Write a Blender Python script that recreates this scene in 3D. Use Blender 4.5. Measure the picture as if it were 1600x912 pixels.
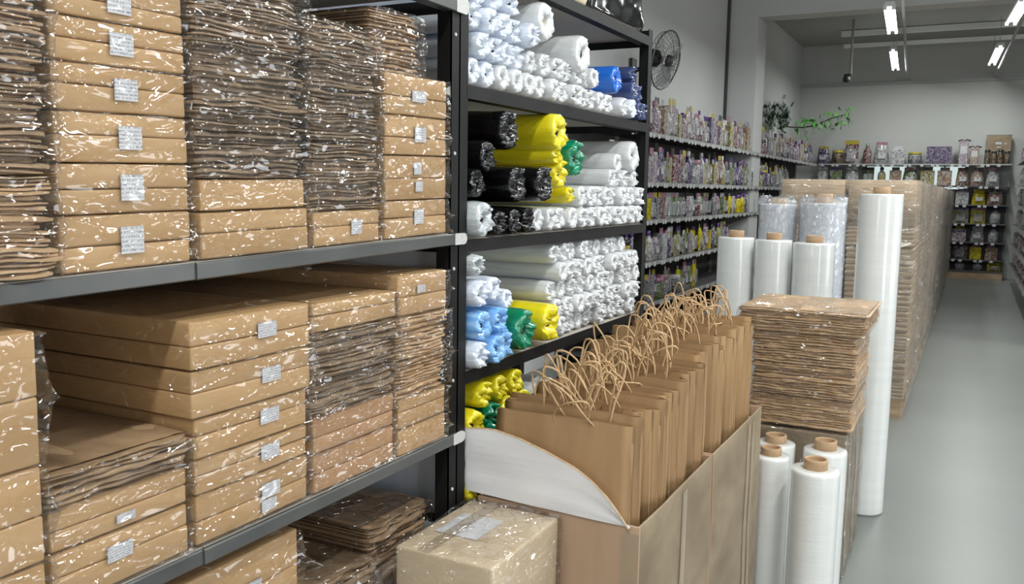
import bpy, math, random
from math import sin, cos, pi, radians
from mathutils import Vector, Matrix, noise

for o in list(bpy.data.objects):
    bpy.data.objects.remove(o)
scn = bpy.context.scene
COL = scn.collection
EYE = 1.55

# ------------------------------------------------------------------ camera
cam = bpy.data.objects.new('camera', bpy.data.cameras.new('camera'))
COL.objects.link(cam)
scn.camera = cam
cam.data.sensor_width = 36.0
cam.data.lens = 1369.28 / 1600 * 36.0
yaw, pitch, roll = radians(27.539), radians(6.824), radians(.908)
fwd = Vector((-sin(yaw) * cos(pitch), cos(yaw) * cos(pitch), -sin(pitch)))
rgt = Vector((cos(yaw), sin(yaw), 0))
up = rgt.cross(fwd)
r2 = rgt * cos(roll) + up * sin(roll)
u2 = -rgt * sin(roll) + up * cos(roll)
M3 = Matrix((r2, u2, -fwd)).transposed()
cam.matrix_world = Matrix.Translation((0, 0, EYE)) @ M3.to_4x4()
cam.data.clip_start = .05

# ------------------------------------------------------------------ world, light, exposure
w = bpy.data.worlds.new('world')
scn.world = w
w.use_nodes = True
w.node_tree.nodes['Background'].inputs[0].default_value = (.86, .93, 1, 1)
w.node_tree.nodes['Background'].inputs[1].default_value = 1.0
scn.view_settings.view_transform = 'Standard'
scn.view_settings.look = 'None'
scn.view_settings.gamma = 1
scn.view_settings.exposure = -0.05


def area(name, loc, target, sx, sy, power, color=(1, 1, 1)):
    l = bpy.data.lights.new(name, 'AREA')
    l.shape = 'RECTANGLE'
    l.size, l.size_y, l.energy, l.color = sx, sy, power, color
    o = bpy.data.objects.new(name, l)
    COL.objects.link(o)
    o.location = loc
    o.rotation_euler = (Vector(target) - Vector(loc)).to_track_quat('-Z', 'Y').to_euler()
    return o


# light from out of view; the first is a shop front opening on the right
area('unseen_daylight', (4.45, -.7, 1.65), (-1, -.7, 1.45), 2.6, 2.7, 95, (.94, .97, 1))
area('unseen_daylight', (-1.3, -3.5, 1.9), (-1.0, 2, 1.3), 1.8, 1.7, 30, (.94, .97, 1))  # dim fill added at the front wall for glints on the paper pile
area('unseen_daylight', (4.45, 5.3, 1.8), (-1, 5.3, 1.5), 2.4, 2.4, 58, (.94, .97, 1))  # softer second light added to put reflections on the film packs


# ------------------------------------------------------------------ materials
def new_mat(name):
    m = bpy.data.materials.new(name)
    m.use_nodes = True
    nt = m.node_tree
    nt.nodes.clear()
    out = nt.nodes.new('ShaderNodeOutputMaterial')
    return m, nt, out


def N(nt, typ, **kw):
    n = nt.nodes.new(typ)
    for k, v in kw.items():
        if k.startswith('i_'):
            n.inputs[k[2:].replace('_', ' ')].default_value = v
        else:
            setattr(n, k, v)
    return n


def coords(nt, scale=(1, 1, 1), rnd=False, kind='Object'):
    tc = N(nt, 'ShaderNodeTexCoord')
    mp = N(nt, 'ShaderNodeMapping')
    mp.inputs['Scale'].default_value = scale
    nt.links.new(tc.outputs[kind], mp.inputs['Vector'])
    if rnd:
        oi = N(nt, 'ShaderNodeObjectInfo')
        ml = N(nt, 'ShaderNodeMath', operation='MULTIPLY')
        ml.inputs[1].default_value = 37.0
        nt.links.new(oi.outputs['Random'], ml.inputs[0])
        cb = N(nt, 'ShaderNodeCombineXYZ')
        for i in range(3):
            nt.links.new(ml.outputs[0], cb.inputs[i])
        nt.links.new(cb.outputs[0], mp.inputs['Location'])
    return mp.outputs[0]


def ramp(nt, fac, stops, interp='LINEAR'):
    r = N(nt, 'ShaderNodeValToRGB')
    r.color_ramp.interpolation = interp
    el = r.color_ramp.elements
    while len(el) < len(stops):
        el.new(.5)
    for e, (p, c) in zip(el, stops):
        e.position = p
        e.color = (c[0], c[1], c[2], 1)
    nt.links.new(fac, r.inputs[0])
    return r.outputs[0]


def srgb(r, g, b):
    f = lambda c: (c / 255 / 12.92) if c / 255 <= .04045 else ((c / 255 + .055) / 1.055) ** 2.4
    return (f(r), f(g), f(b))


def mat(name, c, c2=None, rough=.6, metal=0, nscale=(8, 8, 8), bump=0, bscale=(40, 40, 40), spec=.5, trans=0, alpha=1, rnd=True,
        var=.0, coat=0, detail=4, bdist=.002):
    m, nt, out = new_mat(name)
    p = N(nt, 'ShaderNodeBsdfPrincipled')
    p.inputs['Roughness'].default_value = rough
    p.inputs['Metallic'].default_value = metal
    p.inputs['Specular IOR Level'].default_value = spec
    p.inputs['Transmission Weight'].default_value = trans
    p.inputs['Alpha'].default_value = alpha
    p.inputs['Coat Weight'].default_value = coat
    p.inputs['Coat Roughness'].default_value = .07
    nt.links.new(p.outputs[0], out.inputs[0])
    if c2 is None:
        p.inputs['Base Color'].default_value = (*c, 1)
        colout = None
    else:
        n = N(nt, 'ShaderNodeTexNoise')
        n.inputs['Scale'].default_value = 1
        n.inputs['Detail'].default_value = detail
        nt.links.new(coords(nt, nscale, rnd), n.inputs['Vector'])
        colout = ramp(nt, n.outputs['Fac'], [(.3, c), (.7, c2)])
        nt.links.new(colout, p.inputs['Base Color'])
    if var and colout is not None:
        oi = N(nt, 'ShaderNodeObjectInfo')
        mr = N(nt, 'ShaderNodeMapRange')
        mr.inputs['To Min'].default_value = 1 - var
        mr.inputs['To Max'].default_value = 1 + var
        nt.links.new(oi.outputs['Random'], mr.inputs['Value'])
        hs = N(nt, 'ShaderNodeHueSaturation')
        nt.links.new(mr.outputs[0], hs.inputs['Value'])
        nt.links.new(colout, hs.inputs['Color'])
        nt.links.new(hs.outputs[0], p.inputs['Base Color'])
    if bump:
        n = N(nt, 'ShaderNodeTexNoise')
        n.inputs['Scale'].default_value = 1
        n.inputs['Detail'].default_value = 3
        nt.links.new(coords(nt, bscale, rnd), n.inputs['Vector'])
        b = N(nt, 'ShaderNodeBump')
        b.inputs['Strength'].default_value = bump
        b.inputs['Distance'].default_value = bdist
        nt.links.new(n.outputs['Fac'], b.inputs['Height'])
        nt.links.new(b.outputs[0], p.inputs['Normal'])
    return m


def film_mat(name, base=.05, gain=1.6, rough=.13, bump=.5, bscale=(45, 45, 45), milk=.05, tint=(1, 1, 1), facet=.55, cap=.27):
    """clear packing film: mostly see-through, glossy where it creases"""
    m, nt, out = new_mat(name)
    tr = N(nt, 'ShaderNodeBsdfTransparent')
    gl = N(nt, 'ShaderNodeBsdfGlossy')
    gl.inputs['Roughness'].default_value = rough
    df = N(nt, 'ShaderNodeBsdfDiffuse')
    df.inputs['Color'].default_value = (*tint, 1)
    co = coords(nt, bscale, True)
    n = N(nt, 'ShaderNodeTexNoise')
    n.inputs['Scale'].default_value = .7
    n.inputs['Detail'].default_value = 2
    nt.links.new(co, n.inputs['Vector'])
    vm = N(nt, 'ShaderNodeVectorMath', operation='MULTIPLY_ADD')
    vm.inputs[1].default_value = (1.6, 1.6, 1.6)
    nt.links.new(n.outputs['Color'], vm.inputs[0])
    nt.links.new(co, vm.inputs[2])
    vo = N(nt, 'ShaderNodeTexVoronoi')
    vo.inputs['Scale'].default_value = 1
    ve = N(nt, 'ShaderNodeTexVoronoi', feature='DISTANCE_TO_EDGE')
    ve.inputs['Scale'].default_value = .8
    for q in (vo, ve):
        nt.links.new(vm.outputs[0], q.inputs['Vector'])
    sub = N(nt, 'ShaderNodeVectorMath', operation='SUBTRACT')
    sub.inputs[1].default_value = (.5, .5, .5)
    nt.links.new(vo.outputs['Color'], sub.inputs[0])
    sc = N(nt, 'ShaderNodeVectorMath', operation='SCALE')
    sc.inputs['Scale'].default_value = facet
    nt.links.new(sub.outputs[0], sc.inputs[0])
    ge = N(nt, 'ShaderNodeNewGeometry')
    ad = N(nt, 'ShaderNodeVectorMath', operation='ADD')
    nt.links.new(sc.outputs[0], ad.inputs[0])
    nt.links.new(ge.outputs['Normal'], ad.inputs[1])
    nz = N(nt, 'ShaderNodeVectorMath', operation='NORMALIZE')
    nt.links.new(ad.outputs[0], nz.inputs[0])
    cl = N(nt, 'ShaderNodeMapRange')
    cl.inputs['From Max'].default_value = .09
    nt.links.new(ve.outputs['Distance'], cl.inputs['Value'])
    nmx = N(nt, 'ShaderNodeMath', operation='MULTIPLY_ADD')
    nmx.inputs[1].default_value = .55
    nt.links.new(n.outputs['Fac'], nmx.inputs[0])
    nt.links.new(cl.outputs[0], nmx.inputs[2])
    b = N(nt, 'ShaderNodeBump')
    b.inputs['Strength'].default_value = bump
    b.inputs['Distance'].default_value = .006
    nt.links.new(nmx.outputs[0], b.inputs['Height'])
    nt.links.new(nz.outputs[0], b.inputs['Normal'])
    fr = N(nt, 'ShaderNodeFresnel')
    fr.inputs['IOR'].default_value = 1.5
    for q in (gl, df):
        nt.links.new(b.outputs[0], q.inputs['Normal'])
    ma = N(nt, 'ShaderNodeMath', operation='MULTIPLY_ADD', use_clamp=True)
    ma.inputs[1].default_value = gain
    ma.inputs[2].default_value = base
    nt.links.new(fr.outputs[0], ma.inputs[0])
    mn = N(nt, 'ShaderNodeMath', operation='MINIMUM')
    mn.inputs[1].default_value = cap
    nt.links.new(ma.outputs[0], mn.inputs[0])
    mx0 = N(nt, 'ShaderNodeMixShader')
    mx0.inputs[0].default_value = milk
    nt.links.new(tr.outputs[0], mx0.inputs[1])
    nt.links.new(df.outputs[0], mx0.inputs[2])
    mx = N(nt, 'ShaderNodeMixShader')
    nt.links.new(mn.outputs[0], mx.inputs[0])
    nt.links.new(mx0.outputs[0], mx.inputs[1])
    nt.links.new(gl.outputs[0], mx.inputs[2])
    nt.links.new(mx.outputs[0], out.inputs[0])
    return m


def print_mat(name, cols, scale=(30, 30, 22), rough=.25):
    """busy printed packaging: hard blotches of a few ink colours, different on every pack"""
    m, nt, out = new_mat(name)
    p = N(nt, 'ShaderNodeBsdfPrincipled')
    p.inputs['Roughness'].default_value = rough
    n = N(nt, 'ShaderNodeTexNoise')
    n.inputs['Scale'].default_value = 1
    n.inputs['Detail'].default_value = 1.5
    nt.links.new(coords(nt, scale, True), n.inputs['Vector'])
    k = len(cols)
    st = [(.28 + .44 * i / k, c) for i, c in enumerate(cols)]
    nt.links.new(ramp(nt, n.outputs['Fac'], st, 'CONSTANT'), p.inputs['Base Color'])
    nt.links.new(p.outputs[0], out.inputs[0])
    return m


def label_mat(name, scale=1.0):
    """white sticker with small blurred lines of dark lettering"""
    m, nt, out = new_mat(name)
    p = N(nt, 'ShaderNodeBsdfPrincipled')
    p.inputs['Roughness'].default_value = .4
    tc = N(nt, 'ShaderNodeTexCoord')
    mp = N(nt, 'ShaderNodeMapping')
    nt.links.new(tc.outputs['Generated'], mp.inputs['Vector'])
    sp = N(nt, 'ShaderNodeSeparateXYZ')
    nt.links.new(mp.outputs[0], sp.inputs[0])
    wv = N(nt, 'ShaderNodeMath', operation='MULTIPLY')
    wv.inputs[1].default_value = 6.0
    nt.links.new(sp.outputs['Z'], wv.inputs[0])
    fr = N(nt, 'ShaderNodeMath', operation='FRACT')
    nt.links.new(wv.outputs[0], fr.inputs[0])
    line = N(nt, 'ShaderNodeMath', operation='GREATER_THAN')
    line.inputs[1].default_value = .45
    nt.links.new(fr.outputs[0], line.inputs[0])
    n = N(nt, 'ShaderNodeTexNoise')
    n.inputs['Scale'].default_value = 1
    n.inputs['Detail'].default_value = 1
    cc = coords(nt, (1, 34, 7), True, 'Generated')
    nt.links.new(cc, n.inputs['Vector'])
    g = N(nt, 'ShaderNodeMath', operation='GREATER_THAN')
    g.inputs[1].default_value = .5
    nt.links.new(n.outputs['Fac'], g.inputs[0])
    mu = N(nt, 'ShaderNodeMath', operation='MULTIPLY')
    nt.links.new(line.outputs[0], mu.inputs[0])
    nt.links.new(g.outputs[0], mu.inputs[1])
    nt.links.new(ramp(nt, mu.outputs[0], [(0, (.66, .66, .68)), (1, (.30, .29, .32))]), p.inputs['Base Color'])
    nt.links.new(p.outputs[0], out.inputs[0])
    return m


def emit(name, c, s):
    m, nt, out = new_mat(name)
    e = N(nt, 'ShaderNodeEmission')
    e.inputs[0].default_value = (*c, 1)
    e.inputs[1].default_value = s
    nt.links.new(e.outputs[0], out.inputs[0])
    return m


M = {}
M['kraft'] = mat('kraft_smooth', (.44, .265, .118), (.53, .335, .16), .62, nscale=(5, 5, 14), var=.07, bump=.15, bscale=(60, 60, 200))
M['kraft_pale'] = mat('kraft_pale', (.56, .44, .30), (.66, .53, .37), .6, nscale=(6, 6, 10))
M['kraft_red'] = mat('kraft_reddish', (.39, .215, .10), (.47, .275, .14), .6, nscale=(5, 5, 14), var=.05)
M['layers'] = mat('kraft_layers', (.20, .125, .068), (.54, .36, .21), .6, nscale=(4, 9, 230), var=.1, detail=3)
M['layers_dark'] = mat('kraft_layers_dark', (.12, .080, .047), (.40, .275, .17), .55, nscale=(4, 9, 230), var=.12, detail=3)
M['layers_light'] = mat('kraft_layers_light', (.38, .235, .12), (.66, .445, .255), .6, nscale=(4, 9, 200), var=.06, detail=3)
M['kraft_bag'] = mat('kraft_bag', (.36, .215, .10), (.46, .285, .14), .7, nscale=(16, 16, 3), var=.10, bump=.2, bscale=(30, 30, 12))
M['cord'] = mat('paper_cord', (.50, .32, .16), (.62, .42, .23), .7, nscale=(80, 80, 80), bump=.5, bscale=(300, 300, 300))
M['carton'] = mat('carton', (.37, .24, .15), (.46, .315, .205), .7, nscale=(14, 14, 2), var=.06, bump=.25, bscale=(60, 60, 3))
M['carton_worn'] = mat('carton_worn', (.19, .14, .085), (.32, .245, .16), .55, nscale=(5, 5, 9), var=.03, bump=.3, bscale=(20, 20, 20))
M['carton_far'] = mat('carton_far', (.235, .165, .095), (.34, .245, .15), .7, nscale=(3, 3, 26), var=.12)
M['white_board'] = mat('white_board', (.74, .73, .74), (.84, .83, .83), .5, nscale=(3, 3, 14), bump=.35, bscale=(6, 6, 50), bdist=.004)
M['board_edge'] = mat('board_edge', (.40, .26, .14), (.55, .39, .24), .8, nscale=(90, 90, 90))
M['tape'] = mat('packing_tape', (.45, .36, .25), (.52, .42, .30), .15, alpha=.55, bump=.3)
M['film'] = film_mat('clear_film', base=.05, gain=1.25, rough=.07, bump=.7, bscale=(15, 13, 34), milk=.0, facet=.45)
M['film_crinkle'] = film_mat('crinkled_film', base=.065, gain=1.35, rough=.08, bump=.8, bscale=(32, 28, 85), milk=.0, facet=.7)
M['film_far'] = film_mat('stretch_film', base=.01, gain=.8, rough=.16, bump=.7, bscale=(14, 14, 30), milk=.08)
M['film_milky'] = film_mat('milky_film', base=.06, gain=1.4, rough=.15, bump=.9, bscale=(40, 40, 26), milk=.22, tint=(.9, .92, .97), cap=.5)
M['white_roll'] = mat('white_poly', (.60, .61, .62), (.74, .75, .76), .25, nscale=(9, 2.2, 2.2), bump=.6, bscale=(17, 3.2, 3.2), coat=.6, bdist=.004)
M['bluewhite'] = mat('bluish_white_poly', (.62, .68, .80), (.82, .86, .93), .25, nscale=(9, 2.2, 2.2), bump=.7, bscale=(17, 3.2, 3.2), coat=.6, bdist=.004)
M['blue'] = mat('light_blue_poly', (.10, .33, .74), (.36, .60, .90), .25, nscale=(9, 2.2, 2.2), bump=.7, bscale=(17, 3.2, 3.2), coat=.5, bdist=.004)
M['royal'] = mat('royal_blue_poly', (.01, .12, .55), (.02, .17, .66), .25, nscale=(9, 2.2, 2.2), bump=.4, bscale=(17, 3.2, 3.2), coat=.5)
M['navy'] = mat('navy_poly', (.02, .035, .12), (.06, .09, .22), .25, nscale=(9, 2.2, 2.2), bump=.7, bscale=(17, 3.2, 3.2), coat=.6, bdist=.004)
M['black'] = mat('black_poly', (.003, .003, .0035), (.006, .006, .007), .13, nscale=(9, 2.2, 2.2), bump=1.0, bscale=(20, 3.0, 3.0), coat=.5, spec=.5, bdist=.006)
M['yellow'] = mat('yellow_poly', (.70, .58, .01), (.82, .70, .02), .25, nscale=(9, 2.2, 2.2), bump=.6, bscale=(17, 3.2, 3.2), coat=.5, bdist=.004)
M['green'] = mat('green_poly', (.0, .17, .085), (.005, .26, .13), .22, nscale=(9, 2.2, 2.2), bump=.8, bscale=(17, 3.2, 3.2), coat=.7, bdist=.005)
M['silver'] = mat('grey_clear_poly', (.42, .45, .47), (.66, .69, .71), .2, nscale=(9, 2.2, 2.2), bump=.8, bscale=(17, 3.2, 3.2), coat=.8, bdist=.006)
M['stretch'] = mat('stretch_film_roll', (.78, .79, .775), (.83, .84, .82), .3, nscale=(3, 3, 30), bump=.22, bscale=(14, 14, 160), coat=1, bdist=.003)
M['bluestretch'] = mat('bluish_film_roll', (.76, .79, .87), (.82, .85, .92), .25, nscale=(3, 3, 20), bump=.3, bscale=(14, 14, 100), coat=.7)
M['core'] = mat('cardboard_core', (.42, .27, .15), (.52, .35, .21), .6, nscale=(20, 20, 40))
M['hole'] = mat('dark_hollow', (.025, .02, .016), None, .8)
M['creamcore'] = mat('cream_core', (.62, .55, .38), None, .7)
M['post'] = mat('black_post', (.006, .006, .006), (.011, .011, .011), .5, spec=.2, bump=.1)
M['beam'] = mat('black_beam', (.008, .008, .008), (.014, .014, .014), .5, spec=.2)
M['deck'] = mat('shelf_deck', (.44, .40, .35), (.52, .47, .42), .5, nscale=(2, 2, 2))
M['strip'] = mat('grey_edge_strip', (.055, .058, .056), (.09, .092, .088), .35, nscale=(3, 6, 10), coat=.15)
M['strip_end'] = mat('clear_strip_end', (.42, .42, .41), (.62, .62, .60), .35, nscale=(300, 300, 300))
M['sticker'] = label_mat('printed_sticker')
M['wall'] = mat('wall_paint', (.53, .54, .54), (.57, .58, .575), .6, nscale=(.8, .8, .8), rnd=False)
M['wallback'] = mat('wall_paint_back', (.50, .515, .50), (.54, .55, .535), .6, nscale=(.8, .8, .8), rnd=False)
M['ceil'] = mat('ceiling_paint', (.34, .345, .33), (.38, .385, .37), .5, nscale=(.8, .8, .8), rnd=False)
M['trim'] = mat('grey_conduit', (.40, .40, .39), None, .5)
M['darktrim'] = mat('dark_gap', (.05, .05, .05), None, .6)
M['floor'] = mat('epoxy_floor', (.165, .174, .165), (.19, .20, .19), .34, nscale=(1.2, 1.2, 1.2), rnd=False, bump=.04, bscale=(6, 6, 6))
M['wood'] = mat('pallet_wood', (.30, .20, .12), (.46, .34, .22), .75, nscale=(4, 30, 30))
M['rackmetal'] = mat('rack_metal', (.27, .28, .27), (.36, .37, .36), .4, nscale=(4, 4, 4))
M['rackdark'] = mat('rack_dark', (.06, .06, .062), (.09, .09, .09), .5, nscale=(4, 4, 4))
M['pricetag'] = mat('price_tag', (.50, .51, .52), None, .4)
M['fanblack'] = mat('fan_black', (.02, .02, .022), (.035, .035, .035), .45)
M['fanwire'] = mat('fan_wire', (.10, .10, .10), None, .4, metal=.4)
M['fanblade'] = mat('fan_blade', (.32, .33, .33), None, .35)
M['leaf'] = mat('leaf', (.05, .22, .04), (.16, .42, .10), .5, nscale=(10, 10, 10))
M['leafdark'] = mat('leaf_dark', (.02, .05, .03), (.04, .10, .05), .5, nscale=(10, 10, 10))
M['twig'] = mat('twig', (.05, .055, .04), None, .7)
M['tube'] = emit('lamp_tube', (.93, 1, .95), 7)
M['lampbody'] = mat('lamp_body', (.75, .76, .75), None, .4)
M['pane_glow'] = emit('glowing_pane', (.80, .95, .93), .8)  # even glow standing in for bright patches behind the end rack
PR = {
    'vivid': (print_mat('print_vivid', [(.62, .52, .01), (.55, .45, .02), (.50, .42, .02), (.30, .22, .02), (.66, .56, .03)]), 'bright yellow'),
    'mauve': (print_mat('print_mauve', [(0.382, 0.364, 0.382), (0.219, 0.130, 0.184), (0.432, 0.414, 0.432), (0.143, 0.089, 0.152), (0.334, 0.303, 0.312)]), 'mauve and white'),
    'purple': (print_mat('print_purple', [(0.078, 0.047, 0.141), (0.188, 0.153, 0.242), (0.047, 0.039, 0.088), (0.342, 0.329, 0.364), (0.102, 0.057, 0.164)]), 'dark purple'),
    'yellow': (print_mat('print_yellow', [(0.345, 0.300, 0.086), (0.278, 0.234, 0.077), (0.423, 0.405, 0.356), (0.145, 0.149, 0.060), (0.367, 0.322, 0.086)]), 'yellow'),
    'white': (print_mat('print_white', [(0.412, 0.420, 0.420), (0.460, 0.464, 0.464), (0.226, 0.226, 0.243), (0.435, 0.444, 0.435), (0.314, 0.323, 0.336)]), 'white'),
    'green': (print_mat('print_green', [(0.103, 0.165, 0.067), (0.212, 0.238, 0.096), (0.054, 0.090, 0.054), (0.340, 0.353, 0.318), (0.134, 0.188, 0.063)]), 'green'),
    'orange': (print_mat('print_orange', [(0.269, 0.144, 0.077), (0.365, 0.311, 0.267), (0.181, 0.083, 0.052), (0.398, 0.371, 0.335), (0.254, 0.187, 0.124)]), 'orange and cream'),
    'red': (print_mat('print_red', [(0.190, 0.061, 0.065), (0.297, 0.199, 0.199), (0.107, 0.035, 0.044), (0.402, 0.375, 0.375), (0.214, 0.081, 0.089)]), 'dark red'),
    'grey': (print_mat('print_grey', [(0.138, 0.138, 0.152), (0.281, 0.286, 0.295), (0.076, 0.076, 0.090), (0.361, 0.361, 0.370), (0.186, 0.177, 0.195)]), 'grey'),
    'brown': (print_mat('print_brown', [(0.096, 0.069, 0.046), (0.180, 0.131, 0.091), (0.045, 0.032, 0.023), (0.229, 0.185, 0.131), (0.124, 0.088, 0.061)]), 'brown'),
}
CAPS = {k: mat('cap_' + k, c, None, .3) for k, c in dict(white=(.50, .50, .52), purple=(.08, .04, .17), silver=(.3, .3, .31), yellow=(.42, .34, .05),
                                                     black=(.03, .03, .03), pink=(.33, .16, .23)).items()}


# ------------------------------------------------------------------ object helpers
def tag(o, label=None, cat=None, group=None, kind=None):
    if label: o['label'] = label
    if cat: o['category'] = cat
    if group: o['group'] = group
    if kind: o['kind'] = kind
    return o


def empty(name, loc, label, cat, group=None, rz=0):
    o = bpy.data.objects.new(name, None)
    COL.objects.link(o)
    o.location = loc
    o.rotation_euler = (0, 0, rz)
    o.empty_display_size = .05
    return tag(o, label, cat, group)


class MB:
    def __init__(s):
        s.v, s.f = [], []

    def add(s, vs, fs):
        k = len(s.v)
        s.v += [tuple(p) for p in vs]
        s.f += [tuple(i + k for i in f) for f in fs]
        return s

    def box(s, x0, x1, y0, y1, z0, z1):
        return s.add([(x0, y0, z0), (x1, y0, z0), (x1, y1, z0), (x0, y1, z0), (x0, y0, z1), (x1, y0, z1), (x1, y1, z1), (x0, y1, z1)],
                     [(0, 3, 2, 1), (4, 5, 6, 7), (0, 1, 5, 4), (1, 2, 6, 5), (2, 3, 7, 6), (3, 0, 4, 7)])

    def grid(s, pts, closed_u=False):
        """pts[i][j] -> quads"""
        n, m = len(pts), len(pts[0])
        vs = [p for row in pts for p in row]
        fs = []
        for i in range(n - 1):
            for j in range(m if closed_u else m - 1):
                j2 = (j + 1) % m
                fs.append((i * m + j, i * m + j2, (i + 1) * m + j2, (i + 1) * m + j))
        return s.add(vs, fs)

    def tube(s, path, r, n=6, caps=True):
        path = [Vector(p) for p in path]
        rows = []
        prev = None
        for i, p in enumerate(path):
            t = (path[min(i + 1, len(path) - 1)] - path[max(i - 1, 0)]).normalized()
            a = Vector((0, 0, 1)) if abs(t.z) < .9 else Vector((1, 0, 0))
            if prev is not None:
                a = prev
            u = (a - t * a.dot(t)).normalized()
            prev = u
            v = t.cross(u)
            rr = r[i] if isinstance(r, (list, tuple)) else r
            rows.append([p + u * rr * cos(2 * pi * k / n) + v * rr * sin(2 * pi * k / n) for k in range(n)])
        s.grid(rows, True)
        if caps:
            k = len(s.v)
            s.f.append(tuple(range(k - n, k)))
            s.f.append(tuple(reversed(range(k - n * len(rows), k - n * len(rows) + n))))
        return s

    def lathe(s, prof, n=24, axis='z', fn=None, cap=True):
        """prof: (r, h) list; fn(r,h,ang)->(r,h)"""
        rows = []
        for r, h in prof:
            row = []
            for k in range(n):
                a = 2 * pi * k / n
                rr, hh = fn(r, h, a) if fn else (r, h)
                row.append((rr * cos(a), rr * sin(a), hh) if axis == 'z' else (hh, rr * cos(a), rr * sin(a)))
            rows.append(row)
        s.grid(rows, True)
        if cap:
            k = len(s.v)
            s.f.append(tuple(range(k - n, k)))
            s.f.append(tuple(reversed(range(k - n * len(rows), k - n * len(rows) + n))))
        return s

    def mesh(s, name, m, smooth=False):
        me = bpy.data.meshes.new(name)
        me.from_pydata(s.v, [], s.f)
        me.materials.append(m)
        if smooth:
            me.polygons.foreach_set('use_smooth', [True] * len(me.polygons))
        me.update()
        return me

    def build(s, name, m, parent=None, smooth=False, loc=None):
        o = bpy.data.objects.new(name, s.mesh(name, m, smooth))
        COL.objects.link(o)
        if parent: o.parent = parent
        if loc: o.location = loc
        return o


def link_mesh(name, me, parent=None, loc=None):
    o = bpy.data.objects.new(name, me)
    COL.objects.link(o)
    if parent: o.parent = parent
    if loc: o.location = loc
    return o


def copy_tree(o, parent=None):
    c = o.copy()
    COL.objects.link(c)
    c.parent = parent
    for ch in list(o.children):
        copy_tree(ch, c)
    return c


def lin(a, b, n):
    return [a + (b - a) * i / (n - 1) for i in range(n)]


def rbox(x0, x1, y0, y1, z0, z1, r=.004, n=(4, 8, 4), disp=None, mb=None):
    """rounded, subdivided box; disp(p, nrm) -> p moves the skin"""
    mb = mb or MB()
    def cs(a, b, k):
        rr = min(r, (b - a) * .45)
        return [a, a + rr * .3] + lin(a + rr, b - rr, max(2, k)) + [b - rr * .3, b]
    X, Y, Z = cs(x0, x1, n[0]), cs(y0, y1, n[1]), cs(z0, z1, n[2])
    idx, vs, fs = {}, [], []
    def rr_(a, b): return min(r, (b - a) * .45)
    rx, ry, rz = rr_(x0, x1), rr_(y0, y1), rr_(z0, z1)
    def vid(i, j, k):
        key = (i, j, k)
        if key not in idx:
            p = Vector((X[i], Y[j], Z[k]))
            q = Vector((min(max(p.x, x0 + rx), x1 - rx), min(max(p.y, y0 + ry), y1 - ry), min(max(p.z, z0 + rz), z1 - rz)))
            d = p - q
            if d.length > 1e-9:
                d2 = Vector((d.x / rx, d.y / ry, d.z / rz))
                nn = d2.normalized()
                p = q + Vector((nn.x * rx, nn.y * ry, nn.z * rz))
            else:
                nn = Vector((0, 0, 1))
            if disp:
                p = disp(p, nn)
            idx[key] = len(vs)
            vs.append(tuple(p))
        return idx[key]
    a, b, c = len(X) - 1, len(Y) - 1, len(Z) - 1
    for j in range(b):
        for k in range(c):
            fs.append((vid(a, j, k), vid(a, j + 1, k), vid(a, j + 1, k + 1), vid(a, j, k + 1)))
            fs.append((vid(0, j, k), vid(0, j, k + 1), vid(0, j + 1, k + 1), vid(0, j + 1, k)))
    for i in range(a):
        for k in range(c):
            fs.append((vid(i, 0, k), vid(i + 1, 0, k), vid(i + 1, 0, k + 1), vid(i, 0, k + 1)))
            fs.append((vid(i, b, k), vid(i, b, k + 1), vid(i + 1, b, k + 1), vid(i + 1, b, k)))
    for i in range(a):
        for j in range(b):
            fs.append((vid(i, j, c), vid(i + 1, j, c), vid(i + 1, j + 1, c), vid(i, j + 1, c)))
            fs.append((vid(i, j, 0), vid(i, j + 1, 0), vid(i + 1, j + 1, 0), vid(i + 1, j, 0)))
    return mb.add(vs, fs)


# ------------------------------------------------------------------ packs of paper bags (front faces +x, origin at front bottom, y runs 0..w)
def bundle_block(w, d, z0, z1, seed, m, parent, name='kraft_bundle'):
    s = seed * 3.7
    def disp(p, n):
        k = noise.noise(Vector((p.y * 9 + s, p.z * 12, p.x * 6)))
        k2 = noise.noise(Vector((p.y * 3 + s, p.z * 4 + 9, p.x * 3)))
        b = 0
        if p.x > -.01:
            b = .0020 * sin(pi * min(max(p.y / w, 0), 1))
        return p + Vector((b + .0010 * k + .0012 * k2, .001 * k2, .0008 * k))
    return rbox(-d, 0, 0, w, z0 + .0004, z1 - .0004, .0035, (3, 9, 3), disp).build(name, m, parent, True)


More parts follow.
